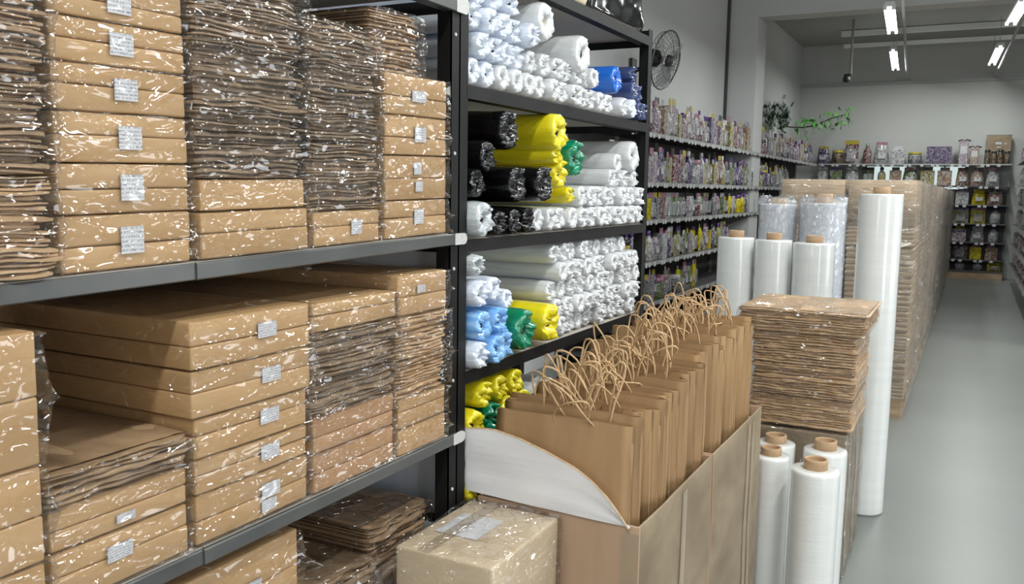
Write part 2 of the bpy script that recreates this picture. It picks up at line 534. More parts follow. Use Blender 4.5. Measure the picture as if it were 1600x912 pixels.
def wrap_shell(w, d, h, seed, m, parent, ear=.007, crease=.0075, pad=.006):
    """loose clear film round a pack, with creases running out of the corners and pointed side gussets"""
    rnd = random.Random(seed)
    cr = []
    for _ in range(20):
        cy = rnd.choice((0, w))
        cz = rnd.choice((0, h, h * .5))
        ty, tz = rnd.uniform(.15, .85) * w, rnd.uniform(-.05, 1.05) * h
        cr.append((cy, cz, ty, tz, rnd.uniform(.4, 1) * crease * rnd.choice((1, 1, -.6)), rnd.uniform(.0025, .005)))
    for _ in range(5):
        cy = rnd.uniform(.1, .9) * w
        cr.append((cy, h, cy + rnd.uniform(-.05, .05), h * rnd.uniform(.3, .8), crease * .7, .003))
    s = seed * 1.3
    def disp(p, n):
        q = Vector(p)
        if p.x > -.02:
            a = .0
            for cy, cz, ty, tz, am, wd in cr:
                vy, vz = ty - cy, tz - cz
                L2 = vy * vy + vz * vz
                t = ((p.y - cy) * vy + (p.z - cz) * vz) / L2
                if -.02 < t < 1:
                    dd = abs((p.y - cy) * vz - (p.z - cz) * vy) / math.sqrt(L2)
                    a += am * math.exp(-dd / wd) * (1 - t * .8)
            q.x += a + .0012 * noise.noise(Vector((p.y * 25 + s, p.z * 40, 1))) + pad * .5
        zt = min(max(p.z / h, 0), 1)
        e = ear * (1 - abs(2 * zt - 1)) * min(1, (p.x + d) / .05 if d else 1)
        if p.y > w * .5 and p.y > w - .02: q.y += e
        if p.y < w * .5 and p.y < .02: q.y -= e * .6
        if p.z > h - .004: q.z += .0015 * noise.noise(Vector((p.y * 20 + s, p.x * 20, 4)))
        return q
    return rbox(-d - .002, pad, -.003, w + .003, .0004, h + .0008, .004, (5, 56, 17), disp).build('plastic_wrap', m, parent, True)


def sticker(y, z, sy, sz, x, parent, tilt=0):
    mb = MB()
    n = 5
    mb.grid([[(x + .0008 * sin(j * 1.3 + i), y - sy / 2 + sy * j / n, z - sz / 2 + sz * i / 2) for j in range(n + 1)] for i in range(3)])
    mb.grid([[(x - .0006, y - sy / 2 + sy * j / n, z - sz / 2 + sz * i / 2) for j in range(n + 1)] for i in range(3)])
    o = mb.build('sticker', M['sticker'], parent)
    o['label'] = 'white printed sticker'
    return o


def tilt_to_shelf(r, w):
    if 1.40 < r.location.z < 1.96 and r.location.y < 1.7:
        r.rotation_euler[0] = .020
        r.location.z -= .020 * w / 2 - .001


def smooth_pack(x, y0, y1, z0, z1, label, seed, d=.46, halves=2, stick=None, m='kraft', group='wrapped packs of folded paper bags', cat='paper bag pack',
                film='film', rz=0, ear=.006):
    w, h = y1 - y0 - .006, z1 - z0 - .0012
    r = empty('paper_bag_pack', (x, y0 + .003, z0), label, cat, group, rz)
    tilt_to_shelf(r, w)
    zs = [0, h] if halves == 1 else [0, h * .5 + .004 * sin(seed), h]
    for a, b in zip(zs[:-1], zs[1:]):
        bundle_block(w, d, a, b, seed + a * 50, M[m], r)
    if stick:
        for (fy, fz, sy, sz) in stick:
            sticker(w * fy, h * fz, sy, sz, .0050, r)
    wrap_shell(w, d, h, seed, M[film], r, ear=ear)
    return r


def layer_stack(w, d, h, seed, m, parent, t=.0044, slack=1.0, top=True, lean=0.0, name='folded_bags'):
    """many thin folded bags lying flat, edges uneven; one mesh"""
    rnd = random.Random(seed)
    mb = MB()
    z = 0
    li = 0
    while z < h - t * .4:
        bunch = .5 + .5 * sin(z * 140 + seed)
        tt = t * rnd.uniform(.75, 1.9) * (1 + .3 * bunch)
        tt = min(tt, h - z)
        off = (rnd.gauss(0, .0042) - .004 * (rnd.random() < .18)) * slack
        offy0, offy1 = rnd.gauss(0, .0022) * slack, rnd.gauss(0, .0022) * slack
        zl = z / h
        path = []
        cr = .012
        yl, yr = offy0, w + offy1
        for k in range(3):
            path.append((-d + (d - cr) * k / 2, yl, 0, -1))
        path.append((-cr * .25, yl + cr * .25, .7, -.7))
        nf = 22
        for k in range(nf):
            path.append((0, yl + cr + (yr - yl - 2 * cr) * k / (nf - 1), 1, 0))
        path.append((-cr * .25, yr - cr * .25, .7, .7))
        for k in range(3):
            path.append((-cr + (-d + cr) * k / 2, yr, 0, 1))
        rows = []
        for (px, py, nx, ny) in path:
            k1 = noise.noise(Vector((py * 14, z * 30 + seed, px * 8)))
            k2 = noise.noise(Vector((py * 30, z * 160 + seed * 2, px * 20)))
            o = off + (.006 * k1 + .007 * k2) * slack + lean * zl
            zz = z + tt * .5 + (.0040 * noise.noise(Vector((py * 13 + seed, z * 30, 3 + px * 9)))) * slack
            tk = tt * (.92 + .5 * k2)
            bx, by = px + nx * o, py + ny * o * .7
            rows.append([(bx - nx * .010, by - ny * .010, zz + tk * .5), (bx, by, zz + tk * .22), (bx, by, zz - tk * .26), (bx - nx * .010, by - ny * .010, zz - tk * .5)])
        mb.grid(list(map(list, zip(*rows))))
        z += tt
        li += 1
    if top:
        g = []
        for i in range(8):
            g.append([(-d + (d - .006) * i / 7 + lean, w * j / 14, h + .0018 * noise.noise(Vector((i * .6 + seed, j * .5, 1)))) for j in range(15)])
        mb.grid(g)
    mb.box(-d + .004, -.014, .014, w - .014, .0, h - .002)
    o = mb.build(name, m, parent, False)
    o['kind'] = 'stuff'
    return o


def rough_pack(x, y0, y1, z0, z1, label, seed, d=.46, m='layers', t=.0044, film='film_crinkle', slack=1.0, rz=0, group='packs of flat paper bags with uneven edges',
               lean=0.0, ear=.005, wrap=True, stick=None):
    w, h = y1 - y0 + .003, z1 - z0 - .001
    r = empty('paper_bag_pack', (x, y0 - .0015, z0), label, 'paper bag pack', group, rz)
    tilt_to_shelf(r, w)
    layer_stack(w, d, h, seed, M[m], r, t, slack, lean=lean)
    if wrap:
        wrap_shell(w, d, h, seed + 5, M[film], r, ear=ear, crease=.006, pad=.011)
    if stick:
        for (fy, fz, sy, sz) in stick:
            sticker(w * fy, h * fz, sy, sz, .0065, r)
    return r


# ------------------------------------------------------------------ THE SETTING
def struct(name, mb, m, smooth=False):
    o = mb.build(name, m, None, smooth)
    o['kind'] = 'structure'
    return o


XL, XR, YF, YB, YH = -3.22, 4.6, -3.6, 18.62, 12.6
struct('floor', MB().box(XL - .3, XR + .2, YF - .2, YB + .2, -.12, 0), M['floor'])
struct('wall_left', MB().box(XL - .2, XL, YF, YB, 0, 4.95), M['wall'])
struct('wall_right', MB().box(XR, XR + .2, YF, YB, 3.2, 4.95).box(XR, XR + .2, YF, -2.1, 0, 3.2).box(XR, XR + .2, .8, 4.0, 0, 3.2).box(XR, XR + .2, 6.7, YB, 0, 3.2), M['wall'])
struct('wall_back', MB().box(XL, XR, YB, YB + .2, 0, 4.95), M['wallback'])
struct('wall_front', MB().box(XL, XR, YF - .2, YF, 2.8, 4.95).box(XL, XR, YF - .2, YF, 0, 1.0).box(XL, -2.3, YF - .2, YF, 1.0, 2.8).box(-.3, XR, YF - .2, YF, 1.0, 2.8), M['wall'])
struct('ceiling', MB().box(XL, XR, YF, YH, 4.8, 4.95), M['wall'])
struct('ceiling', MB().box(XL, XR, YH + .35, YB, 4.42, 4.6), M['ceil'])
# header beam with the pillar that carries it
struct('trim_1', MB().box(XL, XR, YH, YH + .35, 3.93, 4.8), M['wall'])
struct('trim_2', MB().box(XL, -2.80, YH, YH + .55, 0, 3.93), M['wall'])
struct('trim_3', MB().box(XL, XL + .035, YH - .06, YH - .002, 0, 4.8), M['darktrim'])
struct('trim_4', MB().box(XL, XR, YB - .05, YB, 3.62, 3.67), M['trim'])
struct('trim_5', MB().box(-2.3, XR, 17.4, 17.52, 4.18, 4.24).box(-2.3, XR, 17.0, 17.1, 4.32, 4.41), M['lampbody'])
# glowing panes added for the bright reflection behind the end rack
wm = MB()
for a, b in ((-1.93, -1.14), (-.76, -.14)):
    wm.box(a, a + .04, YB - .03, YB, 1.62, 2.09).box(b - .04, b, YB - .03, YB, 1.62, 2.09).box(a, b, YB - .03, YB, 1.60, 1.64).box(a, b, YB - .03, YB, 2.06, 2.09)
wd = struct('glow_panel_1', wm, M['rackmetal'])
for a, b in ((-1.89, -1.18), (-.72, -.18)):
    MB().box(a, b, YB - .02, YB - .005, 1.64, 2.06).build('pane', M['pane_glow'], wd)


# ------------------------------------------------------------------ lamps
def tube_lamp(a, b, label, power=0, hang=None):
    a, b = Vector(a), Vector(b)
    r = empty('tube_lamp', a, label, 'lamp', 'ceiling tube lamps')
    d = b - a
    L = d.length
    r.rotation_euler = d.to_track_quat('X', 'Z').to_euler()
    body = rbox(0, L, -.05, .05, .018, .065, .008, (3, 3, 3)).build('lamp_housing', M['lampbody'], r)
    for s in (-.042, .042):
        t = MB().tube([(.03 + (L - .06) * i / 3, s, 0) for i in range(4)], .015, 10).build('light_tube', M['tube'], r, True)
        MB().box(0.0, .03, s - .018, s + .018, -.018, .03).box(L - .03, L, s - .018, s + .018, -.018, .03).build('tube_holder', M['lampbody'], r)
    if hang:
        for f in (.12, .88):
            MB().tube([(L * f, 0, .06), (L * f, 0, hang)], .006, 6).build('suspension_rod', M['trim'], r)
    if power:
        l = area('tube_light', (a + b) / 2 + Vector((0, 0, -.06)), (a + b) / 2 + Vector((0, 0, -3)), .12, L, power, (.97, 1, .97))
        l.parent = r
        l.matrix_parent_inverse = (Matrix.Translation(r.location) @ r.rotation_euler.to_matrix().to_4x4()).inverted()
    return r


tube_lamp((-.93, 10.33, 3.50), (-1.02, 11.95, 3.50), 'twin white tube lamp hanging before the wide ceiling beam, left of centre', 50, 1.26)
tube_lamp((-1.32, 15.75, 3.85), (-1.38, 17.2, 3.72), 'white tube lamp over the back area, hanging left of the other far one', 42, .5)
tube_lamp((.33, 10.4, 3.50), (.24, 11.85, 3.50), 'bright tube lamp in the top right corner before the ceiling beam', 50, 1.26)
tube_lamp((.21, 15.9, 3.84), (.12, 17.4, 3.76), 'tube lamp over the back area at the right, below the white ceiling bar', 42, .5)
for i, (lx, ly) in enumerate([(-.1, -1.4), (.6, 1.6), (2.4, 1.0), (-.1, 5.0), (2.2, 5.4), (2.2, 9.4)]):
    tube_lamp((lx, ly, 3.6), (lx, ly + 1.5, 3.6), 'twin tube lamp above the shop front, ' + ['nearest', 'over the near rack', 'over the near right side', 'over the aisle middle', 'over the right middle', 'farthest right'][i], (62, 66, 46, 78, 72, 85)[i], 1.16)
# conduits and the camera on the drop pipe
for (x0, y0, z0, x1, y1, z1, lb) in [(-.80, 10.0, 3.68, -1.27, 18.55, 3.70, 'thin grey conduit carrying the left ceiling lamps to the back wall'),
                                     (.46, 10.0, 3.68, .20, 18.55, 3.70, 'thin grey conduit carrying the right ceiling lamps to the back wall')]:
    tag(MB().tube([(x0, y0, z0), (x1, y1, z1)], .02, 8).build('conduit', M['trim'], None, True), lb, 'conduit')
t = empty('security_camera', (-1.98, 16.0, 3.48), 'small black camera at the foot of a grey pipe hanging from the back ceiling', 'camera')
MB().tube([(0, 0, 0.02), (0, 0, .935)], .022, 8).build('drop_pipe', M['trim'], t, True)
MB().lathe([(.005, -.09), (.05, -.08), (.062, -.03), (.045, .01), (.02, .03)], 14).build('camera_dome', M['fanblack'], t, True, (-.06, 0, 0))
MB().box(-.10, .02, -.02, .02, .02, .05).build('mount_arm', M['fanblack'], t)


# ------------------------------------------------------------------ shelving units
def zmid(y):
    return 1.449 + (y - 1.66) * .020


def near_rack():
    r = empty('shelf_rack', (-1, .42, 0), 'black steel rack with grey shelf edge strips in the foreground, full of paper bag packs', 'shelf rack')
    y0, y1 = 0, 1.655 - .42
    for (px, py) in ((-.035, y1 - .032), (-.035, -.032), (-.60, y1 - .032), (-.60, -.032)):
        p = MB()
        p.box(px, px + .035, py, py + .003, 0, 2.5)
        p.box(px + .032 if px > -.3 else px, px + .035 if px > -.3 else px + .003, py, py + .032, 0, 2.5)
        p.box(px + .003, px + .0315, py + .0035, py + .0315, 0, 2.5)
        o = p.build('post', M['post'], r)
        if px > -.3 and py > 0:
            bm = MB()
            for k in range(10):
                bm.lathe([(.0002, .0026), (.0035, .002), (.0042, 0)], 8, 'x', cap=False)
                for q in range(24):
                    v = bm.v[-24 + q]
                    bm.v[-24 + q] = (px + .0352 + v[0], py + .016 + v[1], .12 + .25 * k + v[2])
            bm.build('bolt', M['strip_end'], o)
    for name, zf in (('top', lambda y: 1.952), ('mid', zmid), ('low', lambda y: .9990), ('bottom', lambda y: .545)):
        sh = MB()
        # deck follows the slight tilt of the shelf
        for a, b in ((-.03, .497), (.499, y1 - .036)):
            za, zb = zf(a + .42), zf(b + .42)
            sh.add([(-.60, a, za - .004), (-.002, a, za - .004), (-.002, b, zb - .004), (-.60, b, zb - .004), (-.60, a, za), (-.002, a, za), (-.002, b, zb), (-.60, b, zb)],
                   [(0, 3, 2, 1), (4, 5, 6, 7), (0, 1, 5, 4), (1, 2, 6, 5), (2, 3, 7, 6), (3, 0, 4, 7)])
        s = sh.build('shelf', M['deck'], r)
        th = .034 if name == 'top' else .025
        for a, b, off in ((-.03, .500, .0), (.494, y1 + .0015, .003)):
            st = MB()
            za, zb = zf(a + .42) - .0014, zf(b + .42) - .0014
            n = 12
            rows = []
            for k in range(n + 1):
                f = k / n
                y = a + (b - a) * f
                z = za + (zb - za) * f
                if off and f > .96: pass
                rows.append([(-.02, y, z), (off + .001, y, z + .0005), (off + .003, y, z - .002), (off + .003, y, z - th + .002), (off, y, z - th), (-.02, y, z - th)])
            st.grid(rows)
            k = len(st.v)
            st.f.append(tuple(range(k - 6, k)))
            st.f.append(tuple(range(k - 6 * (n + 1), k - 6 * n)))
            e = st.build('edge_strip', M['strip'], s)
            if off:
                c = MB()
                zc = zb - th / 2
                row = []
                for i in range(13):
                    an = -pi / 2 + pi * i / 12
                    row.append((b + .016 + cos(an) * .013, zc + sin(an) * th / 2))
                row = [(b - .022, zc - th / 2)] + row + [(b - .022, zc + th / 2)]
                c.add([(off + .0035, q[0], q[1]) for q in row] + [(off - .001, q[0], q[1]) for q in row],
                      [tuple(range(len(row)))] + [(i, i + 1, i + 1 + len(row), i + len(row)) for i in range(len(row) - 1)])
                c.build('strip_end_cap', M['strip_end'], s)['label'] = 'clear rounded end cap'
        MB().box(-.58, -.02, y1 - .012, y1 - .004, zf(y1 + .42) - .034, zf(y1 + .42) - .006).build('side_rail', M['beam'], s)
    MB().box(-.604, -.601, -.03, y1 - .04, .1, 2.45).build('back_panel', M['beam'], r)  # dark sheet added to keep light from behind out of the rack
    return r


near_rack()


def second_rack():
    Y0, Y1 = 1.658, 2.918
    r = empty('shelf_rack', (-1, Y0, 0), 'black steel shelf rack full of rolled plastic bags, standing just beyond the paper bag rack', 'shelf rack')
    L = Y1 - Y0
    for (px, py) in ((-.035, 0), (-.035, L - .036), (-.50, 0), (-.50, L - .036)):
        p = MB()
        p.box(px + .002, px + .0345, py + .002, py + .034, 0, 2.078)
        xo = px + .032 if px > -.3 else px
        p.box(xo, xo + .003, py, py + .036, 0, 2.082)
        yo = py if py < 1e-6 else py + .033
        p.box(px, px + .035, yo, yo + .003, 0, 2.082)
        p.build('post', M['post'], r)
    for z in (2.058, 1.772, 1.432, 1.130, .800, .12):
        s = MB().box(-.50, -.004, .002, L - .004, z - .005, z).build('shelf', M['deck'], r)
        b = MB().box(-.004, .0005, .033, L - .003, z - .030, z - .0005).box(-.03, -.004, .033, L - .035, z - .030, z - .026)
        b.build('front_beam', M['beam'], s)
        MB().box(-.50, -.496, .033, L - .035, z - .030, z + .004).build('rear_beam', M['beam'], s)
        MB().box(-.49, -.006, L - .010, L - .006, z - .03, z - .006).build('side_rail', M['beam'], s)
        MB().box(-.49, -.036, .006, .010, z - .03, z - .006).build('side_rail', M['beam'], s)
    return r


second_rack()

# ------------------------------------------------------------------ PACKS, row on the middle shelf (eye height)
XF = -1.004
W1 = 'on the middle shelf'
st1 = [(.5, .52, .030, .034)]
rows = []
# column A, far left, rough
za = zmid(.55)
for k, (a, b) in enumerate([(za + .001, za + .125), (za + .126, za + .245), (za + .246, za + .385)]):
    rough_pack(XF + .006, .442, .692, a, b, 'curly edged flat bags, leftmost stack of the middle shelf, ' + ['lowest pack', 'middle pack', 'uppermost, cut by the frame'][k],
               101 + k, m='layers_light' if k == 0 else 'layers', slack=1.35)
zb = zmid(.81) + .001
hs = [.0735, .0655, .0645, .0600, .0555, .0545, .052]
nm = ['lowest', 'second', 'third', 'fourth', 'fifth', 'sixth', 'topmost']
for k, h in enumerate(hs):
    smooth_pack(XF - .001 * k, .703, .916, zb, zb + h, f'smooth stickered kraft pack, {nm[k]} of the tall left column, middle shelf', 200 + k,
                stick=[(.5 + .02 * sin(k), .52, .036, .032 + .004 * cos(k))], ear=.008)
    zb += h + .0004
zc = zmid(1.04) + .001
smooth_pack(XF + .004, .926, 1.166, zc, zc + .070, 'crinkly kraft pack at the foot of the dark column right of the stickered column', 221, film='film_crinkle', halves=2)
smooth_pack(XF + .002, .928, 1.160, zc + .071, zc + .118, 'thin kraft pack with a rounded film corner, second from the foot of the dark column', 222, film='film_crinkle', halves=1, d=.44)
zz = zc + .119
for k, h in enumerate((.105, .098, .072, .062)):
    rough_pack(XF - .004, .928, 1.160, zz, zz + h, 'dark edged flat bags above two smooth packs, ' + ['lowest part', 'second part', 'third part', 'top part, cut by the frame'][k],
               230 + k, slack=1.25, m='layers_dark')
    zz += h + .0008
zd = zmid(1.27) + .001
smooth_pack(XF + .002, 1.176, 1.372, zd, zd + .061, 'low kraft pack with sticker under the tall dark stack beside the right column', 241, stick=[(.6, .5, .030, .026)], film='film_crinkle')
zz = zd + .062
for k, h in enumerate((.120, .090, .055, .060)):
    rough_pack(XF - .004 - .006 * (k > 2), 1.178, 1.370 + (.0 if k < 2 else -.0), zz, zz + h,
               'tall dark stack of flat bags right of centre, ' + ['bottom third', 'middle third', 'sagging upper pack', 'drooping top pack under the shelf above'][k], 250 + k, slack=1.25, m='layers_dark')
    zz += h + .0008
ze = zmid(1.5) + .001
for k, (h, sk) in enumerate([(.074, [(.5, .55, .034, .030)]), (.0875, [(.48, .72, .026, .024), (.5, .30, .026, .020)]), (.077, [(.52, .55, .040, .030)]), (.0785, [(.5, .5, .050, .022)])]):
    smooth_pack(XF + .002, 1.384, 1.612, ze, ze + h, 'smooth kraft pack beside the black post, ' + ['lowest', 'second from below', 'third from below', 'topmost smooth one'][k] + ' on the middle shelf',
                260 + k, stick=sk)
    ze += h + .0006
rough_pack(XF - .02, 1.372, 1.535, ze, ze + .118, 'bulging brown pack in crinkled film on top of the smooth column by the black post', 270, slack=.9)

# ------------------------------------------------------------------ row on the lower shelf
ZL = 1.0045
z = ZL
for k, h in enumerate((.078, .122, .166)):
    smooth_pack(XF + .020, .442, .656, z, z + h, 'kraft pack in loose clear film at the left edge, ' + ['lowest of three', 'middle of three', 'tall top one of three'][k], 300 + k, ear=.014)
    z += h + .0008
z = ZL
smooth_pack(XF + .002, .668, .893, z, z + .074, 'smooth kraft pack with sticker under the short open column, on the lower shelf', 310, stick=[(.45, .62, .040, .022)])
smooth_pack(XF + .002, .668, .893, z + .075, z + .130, 'smooth kraft pack between the rough pack and the bottom pack of the short column', 311, stick=[(.5, .28, .03, .012)])
rough_pack(XF + .001, .668, .893, z + .131, z + .181, 'rough edged pack with bare flat top, topmost of the short open column', 312, slack=1.2, t=.006, film='film')
z = ZL
for k, h in enumerate((.0775, .0545, .063, .0725, .0745)):
    smooth_pack(XF + .003 + (.004 if k > 2 else 0), .902 - (.006 if k > 2 else 0), 1.157 + (.006 if k > 2 else 0), z, z + h,
                f'smooth stickered kraft pack, {nm[k] if k < 4 else "topmost"} of five in the centre column, lower shelf', 320 + k,
                stick=[(.62 - .03 * (k == 4), .58, .042, .024)] + ([(.60, .25, .034, .020)] if k == 0 else []), d=.50, ear=.010)
    z += h + .0006
z = ZL - .002
smooth_pack(XF + .002, 1.168, 1.417, z, z + .071, 'reddish kraft pack at the foot of the column right of the five sticker packs', 330, m='kraft_red', film='film_crinkle')
smooth_pack(XF + .002, 1.168, 1.417, z + .072, z + .137, 'reddish kraft pack, second from below, beneath the rough dark packs', 331, m='kraft_red', film='film_crinkle')
rough_pack(XF, 1.168, 1.415, z + .138, z + .199, 'unwrapped looking dark edged pack above the reddish packs', 332, slack=1.3, t=.005, m='layers_dark')
rough_pack(XF + .004, 1.166, 1.417, z + .200, z + .289, 'dark pack under shiny crinkled film, below the topmost pack of its column', 333, slack=1.1, m='layers_dark')
smooth_pack(XF + .006, 1.164, 1.419, z + .290, z + .342, 'glossy wrapped kraft pack topping the column left of the post column', 334, film='film_crinkle', d=.52)
z = ZL - .004
smooth_pack(XF + .002, 1.427, 1.612, z, z + .055, 'crinkly kraft pack resting on the lower shelf right beside the black post', 340, film='film_crinkle', halves=1)
smooth_pack(XF + .002, 1.427, 1.612, z + .056, z + .118, 'crinkly kraft pack, second from below beside the black post on the lower shelf', 341, film='film_crinkle')
rough_pack(XF, 1.427, 1.612, z + .119, z + .196, 'flat bag pack with brown edges, third from below beside the black post', 342, m='layers_light')
rough_pack(XF, 1.427, 1.612, z + .197, z + .288, 'flat bag pack with brown edges just below the topmost pack at the black post', 343, m='layers_light')
smooth_pack(XF + .004, 1.425, 1.612, z + .289, z + .372, 'glossy topped kraft pack with small sticker, topmost at the black post, lower shelf', 344, stick=[(.42, .62, .030, .016)], film='film_crinkle', d=.52)

# ------------------------------------------------------------------ row on the bottom shelf
ZB = .546
z = ZB
for k, h in enumerate((.13, .13, .133)):
    smooth_pack(XF - .028, .84, 1.165, z, z + h, 'large kraft pack at the bottom edge, ' + ['lowest', 'middle', 'top one with torn film flap on its right'][k], 400 + k,
                stick=[(.62, .45, .05, .04)], ear=.014)
    z += h + .0006
z = ZB
rough_pack(XF - .030, 1.175, 1.392, z, z + .12, 'dull rough bag pack on the bottom shelf under the bare topped brown pack', 410)
rough_pack(XF - .030, 1.175, 1.392, z + .121, z + .252, 'dull brown bare topped bag pack, bottom shelf, right of the large carton pack', 411, slack=1.1, m='layers_dark')
smooth_pack(XF - .036, 1.402, 1.608, z, z + .10, 'whitish film wrapped pack at the very bottom beside the black post', 419, film='film_milky')
smooth_pack(XF - .034, 1.402, 1.608, z + .101, z + .205, 'pack under cloudy white film, bottom shelf left of the black post', 420, film='film_milky')
rough_pack(XF - .046, 1.398, 1.608, z + .206, z + .302, 'shiny topped stack of brown bags on the bottom shelf reaching behind the black post', 421, slack=1.3, d=.42)

# ------------------------------------------------------------------ PLASTIC BAG ROLLS
ROLLMESH = {}


def roll_mesh(kind, v):
    """unit radius-length handled by scale groups: r=1 in y/z, x in metres; wrinkled ends"""
    key = (kind, v)
    if key in ROLLMESH: return ROLLMESH[key]
    rnd = random.Random(hash(kind) % 97 + v * 13 if False else len(kind) * 7 + v * 13)
    ph = rnd.uniform(0, 6)
    nn = rnd.choice((7, 9, 11))
    ruff = {'tight': .02, 'ruffled': .05, 'loose': .04}[kind]
    def fn(r, h, a):
        k = noise.noise(Vector((cos(a) * 1.7 + v, sin(a) * 1.7, h * 6 + v * 3)))
        k2 = noise.noise(Vector((cos(a) * 4 + v, sin(a) * 4, h * 25)))
        e = max(0, 1 + h / .06) if h < 0 else 1
        e = min(e, 1)
        if r > .25:
            rr = r * (1 + (.08 if kind == 'loose' else .04 if kind == 'ruffled' else .015) * k + .014 * k2 * (.4 + e)) * (1 + ruff * .5 * e * sin(nn * a + ph + 5 * k))
        else:
            rr = r
        hh = h + (.012 * e * noise.noise(Vector((cos(a) * 3 * r + v * 5, sin(a) * 3 * r, 7))) if r > .25 else 0) * (1.0 if kind != 'tight' else .3)
        if .28 < r < .95: hh += e * (.0045 if kind == 'tight' else .010) * sin((nn + 6) * a + 4 * k2) * sin(pi * (r - .2) / .8)
        return rr, hh
    prof = [(.90, -.44), (.97, -.43), (.98, -.34), (.97, -.24), (.98, -.14), (.98, -.08), (.97, -.045), (.97, -.02), (.93, -.006), (.82, .0), (.62, -.004), (.44, -.002), (.30, -.010), (.24, -.02)]
    body = MB().lathe(prof, 30, 'x', fn).mesh('film_roll', M['white_roll'], True)
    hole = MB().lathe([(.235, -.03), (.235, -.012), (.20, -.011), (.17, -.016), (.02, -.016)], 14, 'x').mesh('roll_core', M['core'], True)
    ROLLMESH[key] = (body, hole)
    return ROLLMESH[key]


def bag_roll(y, z, r, color, label, kind='tight', x=-.992, L=.44, rz=0, group=None, v=0, core='hole', ry=0, squash=1.0, cat='plastic bag roll'):
    o = empty('bag_roll', (x, y, z), label, cat, group)
    body, hole = roll_mesh(kind, v)
    r *= .95
    s = (L / .44, r, r * squash)
    for name, me, m in (('rolled_film', body, M[color]), ('roll_core', hole, M[core])):
        c = link_mesh(name, me, o)
        c.scale = s
        c.material_slots[0].link = 'OBJECT'
        c.material_slots[0].material = m
    o.rotation_euler = (0, ry, rz)
    return o


R = random.Random(7)
S2, S3, S4, S5 = 1.7725, 1.4325, 1.1305, .8005
# --- top shelf level of the second rack
G = 'small white bag rolls on the top level of the roll rack'
r = .0335
n0 = 13
for k in range(n0):
    y = 1.728 + .0682 * k
    bag_roll(y, S2 + r, r * R.uniform(.95, 1.0), 'bluewhite' if k < 2 else 'white_roll', f'small white roll, lowest row on the top level of the roll rack',
             'tight' if k < 6 else 'ruffled', x=-.995 + R.uniform(-.012, .004), v=k % 5, group=G + ', lowest row', core='core' if k in (4, 5) else 'hole')
for k in range(10):
    y = 1.762 + .0682 * k
    bag_roll(y, S2 + r + .0595, r * R.uniform(.95, 1.0), 'bluewhite' if k < 4 else 'white_roll', f'crumpled white roll, second row on the top level of the roll rack',
             'ruffled', x=-1.0 + R.uniform(-.02, .006), v=(k + 2) % 5, group=G + ', second row', core='creamcore' if k == 0 else 'hole')
for k in range(5):
    bag_roll(1.730 + .0682 * k, S2 + r + .119, r * .98, 'bluewhite', 'bluish white roll, third row on the top level', 'ruffled', x=-1.0 + R.uniform(-.02, .006), v=k % 5,
             group=G + ', third row')
for k in range(3):
    bag_roll(1.765 + .0682 * k, S2 + r + .178, r * .98, 'bluewhite', 'bluish white roll, topmost row on the top level', 'ruffled', x=-1.0 + R.uniform(-.02, .006), v=(k + 1) % 5,
             group=G + ', topmost row')
bag_roll(2.058, S2 + .194, .053, 'white_roll', 'big smooth white roll with round hole, upper of two under the top shelf', 'tight', x=-.985, v=1, core='creamcore')
bag_roll(2.298, S2 + .147, .056, 'white_roll', 'big smooth white roll with small hole, lower right of the two big ones', 'tight', x=-.985, v=3)
bag_roll(2.395, S2 + .093, .032, 'white_roll', 'white roll between the lower big white roll and the royal blue roll', 'tight', x=-.99, v=4)
bl = bag_roll(2.60, S2 + .112, .046, 'royal', 'royal blue roll with a white paper band, beside the white rolls near the far post', 'tight', x=-1.0, v=2)
mb = MB()
rowsL = []
for i in range(9):
    a = -.45 + i * .11
    rowsL.append([(xx, -.0465 * cos(a), .0465 * sin(a)) for xx in (-.30, -.20, -.12, -.045)])
mb.grid(rowsL)
wb = mb.build('paper_band', M['white_board'], bl, True)
wb['label'] = 'white paper band'
wb.rotation_euler = (0, 0, 0)
for (y, z, rr, c, lb, x) in [
    (2.655, S2 + .034, .032, 'white_roll', 'white wrapped roll below the royal blue roll', -.995),
    (2.725, S2 + .034, .033, 'bluewhite', 'white and blue ended roll standing next to the navy bags on the roll rack', -.99),
    (2.792, S2 + .035, .033, 'navy', 'navy blue roll at the foot of the navy pile by the far post', -.99),
    (2.858, S2 + .034, .031, 'navy', 'navy blue roll wedged against the far post, lowest one', -1.0),
    (2.760, S2 + .092, .034, 'navy', 'navy blue roll in the middle of the navy pile', -1.0),
    (2.828, S2 + .092, .031, 'navy', 'navy blue roll in the middle row next to the far post', -1.01),
    (2.800, S2 + .150, .030, 'navy', 'crumpled dark navy roll on top of the navy pile by the far post', -1.02),
    (2.50, S2 + .155, .040, 'navy', 'dark blue roll lying behind the royal blue one, under the top shelf', -1.12)]:
    bag_roll(y, z, rr, c, lb, 'ruffled' if c == 'navy' else 'loose', x=x, v=int(y * 100) % 5, L=.38)

